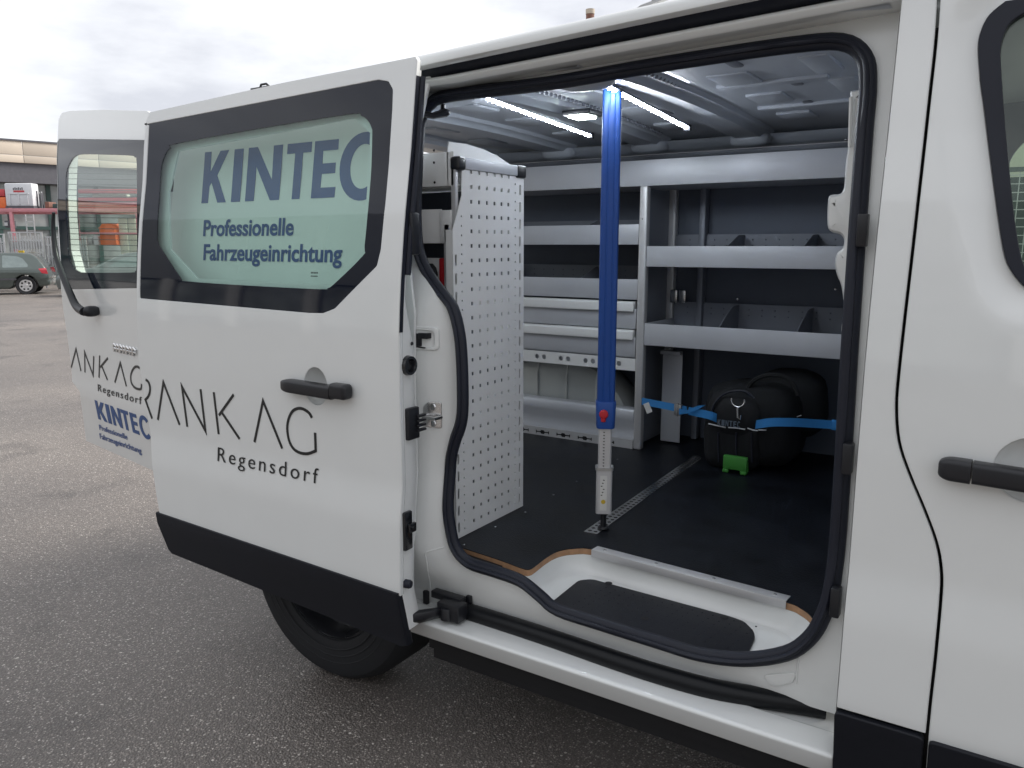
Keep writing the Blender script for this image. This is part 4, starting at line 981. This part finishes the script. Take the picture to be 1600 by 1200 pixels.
p = onY(1305, 664, 2.895); MB().box(p.x-.012, p.x+.02, p.y-.006, p.y+.006, p.z-.018, p.z+.018).build('strap_end', 'strap', strapE, bev=.002)

# LED strips and dome lamp
def ledstrip(pa, pb, label):
    e = empty('led_strip', pa, label, 'light strip', 'LED strips under the van roof')
    d = (pb-pa); n = 26; side_ = Vector((0,0,1)).cross(d).normalized()
    mx = lambda k, s_, h: pa+d*k+side_*s_+Vector((0,0,h))
    MB().raw([mx(k, s_, h) for k in (0,1) for s_, h in ((-.009,.004),(.009,.004),(.009,.010),(-.009,.010))], [(0,1,2,3),(4,7,6,5),(0,4,5,1),(1,5,6,2),(2,6,7,3),(3,7,4,0)]).build('strip_profile', 'rackdark', e)
    b_ = MB()
    for i in range(n): b_.ell(mx((i+.5)/n, 0, .001), (.006,.0055,.004), .7, 8, 5)
    b_.build('led', 'led', e, ang=0)
    MB().box(-.012,.012,-.008,.008,-.008,.012, Matrix.Translation(pb)).build('end_cap', 'black', e, bev=.002)
ledstrip(onZ(760,155,1.770), onZ(922,213,1.748), 'lit LED strip on the ceiling to the left of the blue bar')
ledstrip(onZ(928,126,1.770), onZ(1074,201,1.748), 'lit LED strip on the ceiling running past the top of the blue bar')
dp = onZ(911, 180, 1.778)
dl = empty('dome_lamp', dp, 'small square dome lamp glowing on the ceiling between the LED strips', 'lamp')
MB().box(dp.x-.05, dp.x+.05, dp.y-.05, dp.y+.05, dp.z-.004, dp.z+.012).build('lamp_frame', 'black', dl, bev=.004)
MB().box(dp.x-.034, dp.x+.034, dp.y-.042, dp.y+.03, dp.z-.010, dp.z-.003).build('diffuser', 'lamp', dl, bev=.003)

# ------------------------------------------------------------------ background yard
BM = dict(
    fascia=mat('beige_fascia', (.54,.47,.39), .6, var=.06, vscale=.6), soffit=mat('dark_soffit', (.10,.10,.115), .6, var=.1), win=mat('dusty_window', (.24,.26,.26), .12, var=.45, vscale=.8, coat=.5),
    mull=mat('green_mullion', (.030,.065,.060), .5), pink=mat('faded_red_steel', (.60,.25,.28), .5, var=.1), redbeam=mat('red_steel', (.50,.06,.07), .5, var=.12),
    white=mat('white_case', (.66,.67,.70), .4, var=.04), orange=mat('orange_plastic', (.75,.17,.05), .5, var=.06), cream=mat('cream_board', (.62,.66,.55), .5, var=.05),
    galv=mat('galvanised_steel', (.50,.51,.52), .4, metal=.6, var=.12), carpaint=mat('grey_green_paint', (.075,.095,.090), .3, coat=1, metal=.3, var=.04), carpaint2=mat('dark_silver_paint', (.16,.18,.18), .3, coat=1, metal=.4, var=.04),
    carglass=mat('car_glass', (.16,.20,.20), .06, coat=1, var=.1), tail=mat('tail_lamp', (.55,.03,.05), .2, coat=1), hub=mat('silver_hub', (.60,.60,.61), .3, metal=.7), brick=mat('chimney_brown', (.20,.10,.075), .8, var=.2), brickt=mat('chimney_top', (.50,.44,.36), .8, var=.1),
    hallwall=mat('grey_wall_cladding', (.26,.27,.28), .6, var=.08),
    kerbs=mat('pale_cladding', (.62,.62,.50), .6, var=.04), mesh=mat('dark_green_mesh', (.03,.06,.055), .6), wallm=mat('white_wall', (.55,.55,.54), .7, var=.1, vscale=1.5))
M.update(BM)
fd_ = Vector((math.sin(R(15)), math.cos(R(15)), 0))        # run of the long building, away from the camera
A0 = atD(0, 300, 34); A0.z = 0
nb = Vector((fd_.y, -fd_.x, 0))                              # its face normal (towards the yard)
def bpnt(s, d, z): return A0+fd_*s+nb*d+Vector((0, 0, z))
bl = empty('industrial_building', (A0.x, A0.y, -.35), 'long low industrial hall with beige fascia and dark glazed front behind the yard', 'building')
S0, S1 = -26, 34
def slab(s0, s1, d0, d1, z0, z1): 
    return MB().raw([bpnt(s, d, z) for z in (z0, z1) for d in (d0, d1) for s in (s0, s1)], [(0,2,3,1),(4,5,7,6),(0,1,5,4),(2,6,7,3),(0,4,6,2),(1,3,7,5)])
zt_, zm_, zb_ = 5.78, 5.20, 4.88
s = S0
while s < S1:
    slab(s+.012, s+2.988, .0, .10, zm_+.012, zt_).build('fascia_panel', 'fascia', bl, bev=.01); slab(s+.012, s+2.988, .0, .10, zb_, zm_-.012).build('fascia_panel', 'fascia', bl, bev=.01); s += 3.0
slab(S0, S1, -.06, .14, zt_, zt_+.07).build('roof_edge', 'soffit', bl)
slab(S0, S1, -.9, -.02, 4.05, 4.90).build('soffit_band', 'soffit', bl)
slab(S0, S1, -12, -.9, -.5, zt_-.02).build('hall_body', 'wallm', bl)
s = S0; 
while s < S1:
    slab(s+.06, s+1.94, -.95+.06, -.80, .5, 4.05).build('window', 'win', bl); slab(s-.09, s+.09, -.88, -.72, -.5, 4.05).build('mullion', 'mull', bl); s += 2.0
slab(S0, S1, -.88, -.70, 2.05, 2.2).build('transom', 'mull', bl)
# storage rack of faded red steel, with its beams and load
def frame_at(u, v, d): p = atD(u, v, d); return p
RK = 30.0
rl = Vector((RT.x, RT.y, 0))                                  # rack runs square to the view
ra = atD(-60, 330, RK); gzk = -.33
def rkp(s_, d, z): return Vector((ra.x, ra.y, 0))+rl*s_+Vector((-rl.y, rl.x, 0))*d+Vector((0, 0, z))
def rbox(s0, s1, d0, d1, z0, z1, mb=None):
    return (mb or MB()).raw([rkp(s_, d, z) for z in (z0, z1) for d in (d0, d1) for s_ in (s0, s1)], [(0,2,3,1),(4,5,7,6),(0,1,5,4),(2,6,7,3),(0,4,6,2),(1,3,7,5)])
def us(u): return (u+60)/FPX*RK
def vz(v): return CH+(383-v)/FPX*RK*1.0
rack = empty('storage_rack', rkp(3, 0, gzk), 'faded red steel storage rack in the yard carrying a white case', 'storage rack')
rbox(us(-60), us(230), -.05, .07, vz(332), vz(326.5)).build('beam', 'pink', rack, bev=.01)
rbox(us(-60), us(230), .9, 1.0, vz(334), vz(327)).build('beam', 'pink', rack, bev=.01)
for u in (-50, 17, 119, 214): rbox(us(u-2.4), us(u+2.4), -.045, .06, gzk, vz(326)).build('upright', 'pink', rack, bev=.01)
rbox(us(118), us(230), -.05, .07, vz(366.5), vz(363.5)).build('beam', 'pink', rack, bev=.01)
def yard(name, label, cat, fn, grp=None):
    e = empty(name, (0,0,0), label, cat, grp); fn(e); return e
def case(e):
    b = rbox(us(9), us(52), .05, .5, vz(323), vz(288)); 
    b.build('case_body', 'white', e, bev=.05)
    for u in (16.5, 30.5, 44.5): rbox(us(u-.8), us(u+.8), .02, .05, vz(321), vz(303)).build('case_rib', 'white', e, bev=.005)
    rbox(us(14), us(47), .02, .05, vz(305), vz(303)).build('case_rib', 'white', e, bev=.005)
    rbox(us(9), us(53), .02, .5, vz(327), vz(323)).build('pallet', 'soffit', e)
    rbox(us(23), us(40), .045, .05, vz(302), vz(299)).build('red_stripe', 'redbeam', e)
    b = MB()
    for i in range(6): rbox(us(22.5+i*2.7), us(24.2+i*2.7), .044, .05, vz(298.3), vz(295.3-(i % 2)*.8), b)
    b.build('case_mark', 'soffit', e)
yard('equipment_case', 'white ribbed case with a red stripe on top of the storage rack', 'case', case)
def obox(e):
    rbox(us(-18), us(9), .05, .8, vz(326), vz(309)).build('box_body', 'orange', e, bev=.03); rbox(us(-18), us(8.5), .05, .8, vz(308), vz(297)).build('box_top', 'redbeam', e, bev=.03)
yard('stacked_box', 'orange box with a red lid at the left end of the rack top', 'box', obox)
for i, (v0, v1, u0, u1, m) in enumerate(((303,297,118,216,'redbeam'),(308.5,304,140,190,'cream'),(316,310,117,217,'redbeam'),(321,317,119,214,'pink'),(326,321.5,118,216,'redbeam'))):
    lab = ['uppermost red beam of the stack lying on the storage rack','cream board lying between the red beams on the rack','broad red beam lying under the cream board on the rack','thin faded pink beam in the middle of the beam stack','lowest red beam of the stack resting on the rack'][i]
    d0 = .05 if i != 1 else .3
    o = rbox(us(u0), us(u1), d0, d0+.5, vz(v0), vz(v1)).build('steel_beam' if m != 'cream' else 'timber_board', m, None, bev=.02); tag(o, lab, 'beam' if m != 'cream' else 'board')
rbox(us(112), us(222), .45, .55, vz(326), vz(308)).build('stack_bolster', 'soffit', rack)
def bin_(e):
    b = MB().raw([rkp(us(u), d, vz(v)) for d in (.05,.9) for u, v in ((151,383),(177,383),(175,353),(170,349.5),(155,350),(151,356))], [(0,1,2,3,4,5),(11,10,9,8,7,6),(0,6,7,1),(1,7,8,2),(2,8,9,3),(3,9,10,4),(4,10,11,5),(5,11,6,0)])
    b.build('bin_body', 'orange', e, bev=.04); rbox(us(150.5), us(176), .03,.06, vz(357.5), vz(356)).build('bin_rim', 'orange', e)
yard('grit_bin', 'bright orange bin with sloped lid behind the parked cars', 'bin', bin_)
for i, (u0, u1) in enumerate(((177,190),(191,203),(204,218))):
    o = rbox(us(u0), us(u1), .3+.06*i, .4+.06*i, gzk+.05, vz(341)).build('formwork_board', 'cream', None, bev=.02)
    tag(o, ['cream formwork board leaning beside the orange bin','middle cream formwork board of the row in the rack','cream formwork board at the right end of the row in the rack'][i], 'board', 'cream formwork boards')
# galvanised barrier panels stacked behind the car
for i, (u0, u1, v0, v1, d) in enumerate(((-60,33,366,448,-1.2),(34,86,363,448,-1.0),(86,150,370,432,-.9))):
    e = empty('barrier_panel', rkp(us(u0), d, gzk), ['galvanised barrier panel behind the front half of the dark hatchback','galvanised barrier panel rising behind the hatchback tail','low galvanised barrier panel behind the open rear door window'][i], 'barrier', 'galvanised barriers')
    fb = MB()
    for u in (u0+1, u1-1): rbox(us(u-.9), us(u+.9), d, d+.05, vz(v1), vz(v0), fb)
    for v in (v0, v0+12, v0+30, v0+46): rbox(us(u0), us(u1), d+.002, d+.048, vz(v+1.6), vz(v), fb)
    fb.build('barrier_frame', 'galv', e)
    sb = MB(); u = u0+4
    while u < u1-2:
        hgt = random.choice((0,2,4)); rbox(us(u), us(u+2.0), d+.01, d+.04, vz(v1-3), vz(v0+2+hgt), sb); u += 4.1
    sb.build('barrier_bar', 'galv', e)
    pb_ = MB(); rbox(us(u0+3), us(u1-3), d+.10, d+.14, vz(v0+26), vz(v0+15), pb_); rbox(us(u0+2), us(u1-4), d+.10, d+.14, vz(v0+44), vz(v0+34), pb_); pb_.build('barrier_sheet', 'galv', e)
tag(rbox(us(56), us(64), -1.35, -1.30, vz(400), vz(391)).build('warning_sign', 'yellow', None), 'small yellow sign hung on the barriers above the dark hatchback', 'sign')
def pipes(e):
    for i in range(5): rbox(us(52+i*2.1), us(53+i*2.1), .3+.05*(i % 2), .35+.05*(i % 2), vz(326), vz(299+(i*7) % 5)).build('pipe', 'galv' if i % 2 else 'soffit', e)
yard('pipe_bundle', 'bundle of thin upright pipes just right of the white case on the rack', 'pipes', pipes)
def mach(e):
    rbox(us(2), us(11), .1, .5, vz(356), vz(345)).build('machine_body', 'soffit', e, bev=.03); rbox(us(3), us(8), .07, .1, vz(353), vz(348)).build('machine_plate', 'galv', e); rbox(us(8), us(9), .1, .2, vz(345), vz(335)).build('machine_lever', 'soffit', e)
yard('workshop_machine', 'small dark machine with a lever below the pink rack beam', 'machine', mach)
def tubs(e):
    for i in range(2): rbox(us(126+i*11), us(135+i*11), .2, .8, vz(383), vz(371-i*3)).build('tub', 'white' if i else 'galv', e, bev=.04)
yard('plastic_tub', 'pair of pale tubs on the ground left of the orange bin', 'tubs', tubs)
for i, (u, w_, h_, m_) in enumerate(((66,7,10,'brick'),(78,9,7,'mull'))):
    o = rbox(us(u), us(u+w_), .2, .7, vz(326.4), vz(326-h_)).build('crate', m_, None, bev=.02); tag(o, ['brown crate on the rack top right of the pipe bundle','low dark green crate at the right on the rack top'][i], 'crate')
ld = empty('ladder', rkp(us(46), .2, gzk), 'grey step ladder standing behind the rack post', 'ladder')
b = MB()
for u in (46, 58): rbox(us(u-.5), us(u+.5), -.3, -.25, gzk, vz(336), b)
for v in (340,347,354,361): rbox(us(46), us(58), -.3, -.26, vz(v+.6), vz(v-.4), b)
b.build('ladder_frame', 'galv', ld)

# parked hatchbacks
def hatch(label, paint, origin, head, grp='hatchbacks parked in the yard'):
    """x forward from rear bumper, y to its left"""
    e = empty('parked_car', origin, label, 'car', grp); e.rotation_euler = (0, 0, 0)
    Mx = Matrix.Translation(origin) @ Matrix.Rotation(head, 4, 'Z')
    def tum(z): return 1-.30*max(0, z-.86)/.56 if z > .86 else 1-.10*max(0, .55-z)/.35
    hw = .86
    def fn(a, b_, w_): y = w_; return Mx @ Vector((a, y*tum(b_), b_))
    wr_ = .315; wxs = (.72, 3.24)
    def archpts(c): return [(c+.365*math.cos(R(t)), .31+.365*math.sin(R(t))) for t in range(180, -1, -15)]
    prof = [(.05,.30),(.04,.48),(.0,.56),(.02,.72),(.08,.86),(.10,.94),(.28,1.20),(.42,1.33),(.62,1.395),(1.1,1.42),(1.7,1.41),(2.1,1.36),(2.55,1.15),(2.95,.94),(3.5,.87),(3.92,.76),(4.08,.62),(4.10,.45),(4.05,.26)]
    prof = smooth(prof, False, 3)
    low = [p for p in archpts(wxs[1])[::-1] if p[1] > .22]+[(2.8,.20),(1.2,.20)]+[p for p in archpts(wxs[0])[::-1] if p[1] > .22]+[(.30,.26)]
    b_ = fill(prof+low, (), hw*2, .06, .07)
    for v in b_.verts: v.co = Mx @ Vector((v.co.x, v.co.z*tum(v.co.y), v.co.y))
    bmesh.ops.recalc_face_normals(b_, faces=b_.faces); me_ = bpy.data.meshes.new('car_body'); b_.to_mesh(me_); b_.free(); link('car_body', me_, paint, e, 40)
    for sg in (1, -1):
        def sfn(a, b2, w_, sg=sg): return Mx @ Vector((a, sg*(hw+.003-w_)*tum(b2), b2))
        for wn in ([(.62,.93),(.60,1.00),(.75,1.22),(.92,1.30),(1.36,1.335),(1.36,.92)], [(1.42,.92),(1.42,1.335),(1.75,1.325),(2.05,1.26),(2.45,1.05),(2.62,.90)]):
            panel('car_window', rnd(wn, .05), 'carglass', e, fn=sfn, thick=.006, cut=.06)
        panel('tail_lamp', rnd([(.015,.70),(.06,.90),(.30,.88),(.20,.72)], .02), 'tail', e, fn=sfn, thick=.006, cut=.05)
        panel('side_moulding', [(.98,.50),(.98,.56),(2.75,.56),(2.75,.50)], 'soffit', e, fn=lambda a, b2, w_, sg=sg: Mx @ Vector((a, sg*(hw+.012-w_)*tum(b2), b2)), thick=.012)
        panel('door_handle', [(1.55,.78),(1.55,.81),(1.75,.82),(1.75,.79)], 'soffit', e, fn=lambda a, b2, w_, sg=sg: Mx @ Vector((a, sg*(hw+.02-w_)*tum(b2), b2)), thick=.02)
        panel('door_seam', ribbon([(1.39,.30),(1.39,.90)], .012), 'under', e, fn=sfn, thick=.005)
        for wx_ in wxs:
            c_ = Mx @ Vector((wx_, sg*(hw-.04), .31)); ax = Mx.to_3x3() @ Vector((0, sg, 0))
            t_ = MB().lathe([(.20,.0),(.29,.02),(.31,0),(.315,-.03),(.315,-.17),(.2,-.18)], c_, ax, 28, closed=True).build('wheel', 'tyre', e)
            h_ = MB().lathe([(0,.012),(.05,.012),(.06,.005),(.195,.012),(.205,.0),(.20,-.02)], c_, ax, 24).build('hubcap', 'hub', t_)
            vb = MB(); u_ = ax.orthogonal().normalized(); w2 = ax.cross(u_)
            for k_ in range(7):
                q_ = c_+(u_*math.cos(k_*2*math.pi/7)+w2*math.sin(k_*2*math.pi/7))*.135+ax*.006; vb.lathe([(0,.006),(.034,.004),(.036,0)], q_, ax, 8)
            vb.build('hub_slot', 'under', t_)
    def wp_(pts, nm, m):
        panel(nm, pts, m, e, fn=lambda a, b2, w_: Mx @ Vector((0, a, 0)), thick=.004)
    MB().raw([Mx @ Vector(p) for p in ((.155,-.60,.99),(.155,.60,.99),(.365,.50,1.275),(.365,-.50,1.275))]+[Mx @ Vector(p) for p in ((.175,-.60,.99),(.175,.60,.99),(.385,.50,1.275),(.385,-.50,1.275))], [(0,1,2,3),(4,7,6,5),(0,4,5,1),(2,6,7,3),(1,5,6,2),(3,7,4,0)]).build('rear_window', 'carglass', e)
    MB().raw([Mx @ Vector(p) for p in ((2.96,-.66,.965),(2.96,.66,.965),(2.17,.56,1.345),(2.17,-.56,1.345))]+[Mx @ Vector(p) for p in ((2.93,-.66,.945),(2.93,.66,.945),(2.14,.56,1.325),(2.14,-.56,1.325))], [(0,1,2,3),(4,7,6,5),(0,4,5,1),(2,6,7,3),(1,5,6,2),(3,7,4,0)]).build('windscreen', 'carglass', e)
    MB().box(-.01, .10, -.80, .80, .32, .50, Mx).build('bumper', paint, e, bev=.03)
    return e
hd = math.atan2(RT.y, RT.x)+math.pi           # nose to the left of the view
o1 = atD(84.5, 452, 28.2); o1.z = gz(o1.x, o1.y)-.0
hatch('dark grey-green hatchback parked beyond the open rear door with its tail showing', 'carpaint', o1, hd+R(22))
o2 = atD(303, 452, 27.5); o2.z = gz(o2.x, o2.y)
hatch('silver car seen through the rear door window', 'carpaint2', o2, hd+R(26))

# brown chimney beyond the roof
cq = atD(922, 30, 62); cz = gz(cq.x, cq.y)
ch = empty('chimney_stack', (cq.x, cq.y, cz), 'slim brown chimney with a pale top rising far behind the van roof', 'chimney')
MB().lathe([(.0,cz),(.42,cz),(.32,atD(922,23,62).z),(0,atD(922,23,62).z)], (cq.x, cq.y, 0), (0,0,1), 20).build('shaft', 'brick', ch)
MB().lathe([(.30,atD(922,23,62).z),(.35,atD(922,23,62).z+.02),(.35,atD(922,15.5,62).z),(.25,atD(922,15.5,62).z)], (cq.x, cq.y, 0), (0,0,1), 20).build('rim', 'brickt', ch)
# what the cab windows look out on: a pale hall and a mesh gate
hl_ = empty('warehouse', (2.5, 16, gz(2.5,16)), 'pale clad warehouse wall seen through the cab windows', 'building')
for i in range(12): MB().box(-2.5+i*1.0, -1.51+i*1.0, 16, 16.3, 1.9, 5.0).build('wall_panel', 'kerbs', hl_, bev=.01)
MB().box(-2.40, 9.5, 16.1, 22, gz(2.5,16), 1.9).box(-2.40,9.5,16.3,22,1.9,4.9).build('wall_base', 'soffit', hl_)
mg = empty('mesh_gate', (1, 13, gz(1,13)), 'dark green wire mesh gate in front of the warehouse', 'gate')
b = MB()
for i in range(44): b.box(-1.6+i*.12, -1.588+i*.12, 13, 13.012, -.05, 2.35)
for i in range(21): b.box(-1.6, 3.6, 13.013, 13.025, .0+i*.115, .012+i*.115)
b.build('wire_mesh', 'galv', mg)
MB().box(-1.65,-1.59,12.98,13.04,gz(1,13),2.4).box(3.6,3.66,12.98,13.04,gz(1,13),2.4).box(-1.65,3.66,12.98,13.04,2.35,2.41).build('gate_frame', 'mull', mg)
MB().box(-1.6,3.6,13.3,13.32,gz(1,13),2.3).build('gate_backing', 'mesh', mg)

# unseen hall behind the camera, added to cut sky light and for van reflections
hb = empty('unseen_hall', (-2, -11, gz(-2,-11)), 'unseen grey hall across the yard, added to dim and reflect in the van side', 'building')
for i in range(15): MB().box(-24.0+i*3, -21.03+i*3, -11.3, -11, 3.2, 6.4).build('wall_panel', 'hallwall', hb, bev=.02)
for i in range(15): MB().box(-23.7+i*3, -21.3+i*3, -11.22, -11.15, .9, 3.1).build('window', 'win', hb)
MB().box(-24, 21, -11.5, -11.3, gz(-2,-11), 6.4).build('wall_base', 'soffit', hb)
for i in range(16): MB().box(-24.15+i*3, -23.85+i*3, -11.1, -10.9, gz(-2,-11), 3.2).build('column', 'wallm', hb)

# every loose piece of these parts is a part of its own
def explode(o):
    b_ = bmesh.new(); b_.from_mesh(o.data); b_.faces.ensure_lookup_table(); seen = set(); isl = []
    for f in b_.faces:
        if f.index in seen: continue
        st = [f]; seen.add(f.index); cur = []
        while st:
            g = st.pop(); cur.append(g.index)
            for e in g.edges:
                for h in e.link_faces:
                    if h.index not in seen: seen.add(h.index); st.append(h)
        isl.append(cur)
    b_.free()
    if len(isl) < 2: return
    src = o.data; first = True
    for cur in isl:
        vi = sorted({v for i in cur for v in src.polygons[i].vertices}); mp_ = {v: k for k, v in enumerate(vi)}
        me_ = bpy.data.meshes.new(o.name); me_.from_pydata([src.vertices[v].co for v in vi], [], [[mp_[v] for v in src.polygons[i].vertices] for i in cur])
        for p_ in me_.polygons: p_.use_smooth = True
        me_.set_sharp_from_angle(angle=R(35)); me_.materials.append(src.materials[0])
        if first: o.data = me_; first = False
        else: c_ = o.copy(); c_.data = me_; COL.objects.link(c_)
EXPLODE = {'roof_pad','roof_slot','jamb_buffer','white_piping','lining_screw','trim_screw','tread_clip','arch_rib','floor_screw','pressed_seam','heater_wire','barrier_bar','barrier_sheet','label_print','scale_mark','hinge_plate','rivet','case_mark','back_plate','panel_flange','tyre_bead','cab_floor','rear_compartment'}
for o in list(COL.objects):
    if o.type == 'MESH' and o.name.split('.')[0] in EXPLODE: explode(o)
for o in COL.objects:
    if o.name.split('.')[0] in ('led', 'wire_mesh', 'tread_stud', 'cable_chain') and o.parent: o['kind'] = 'stuff'
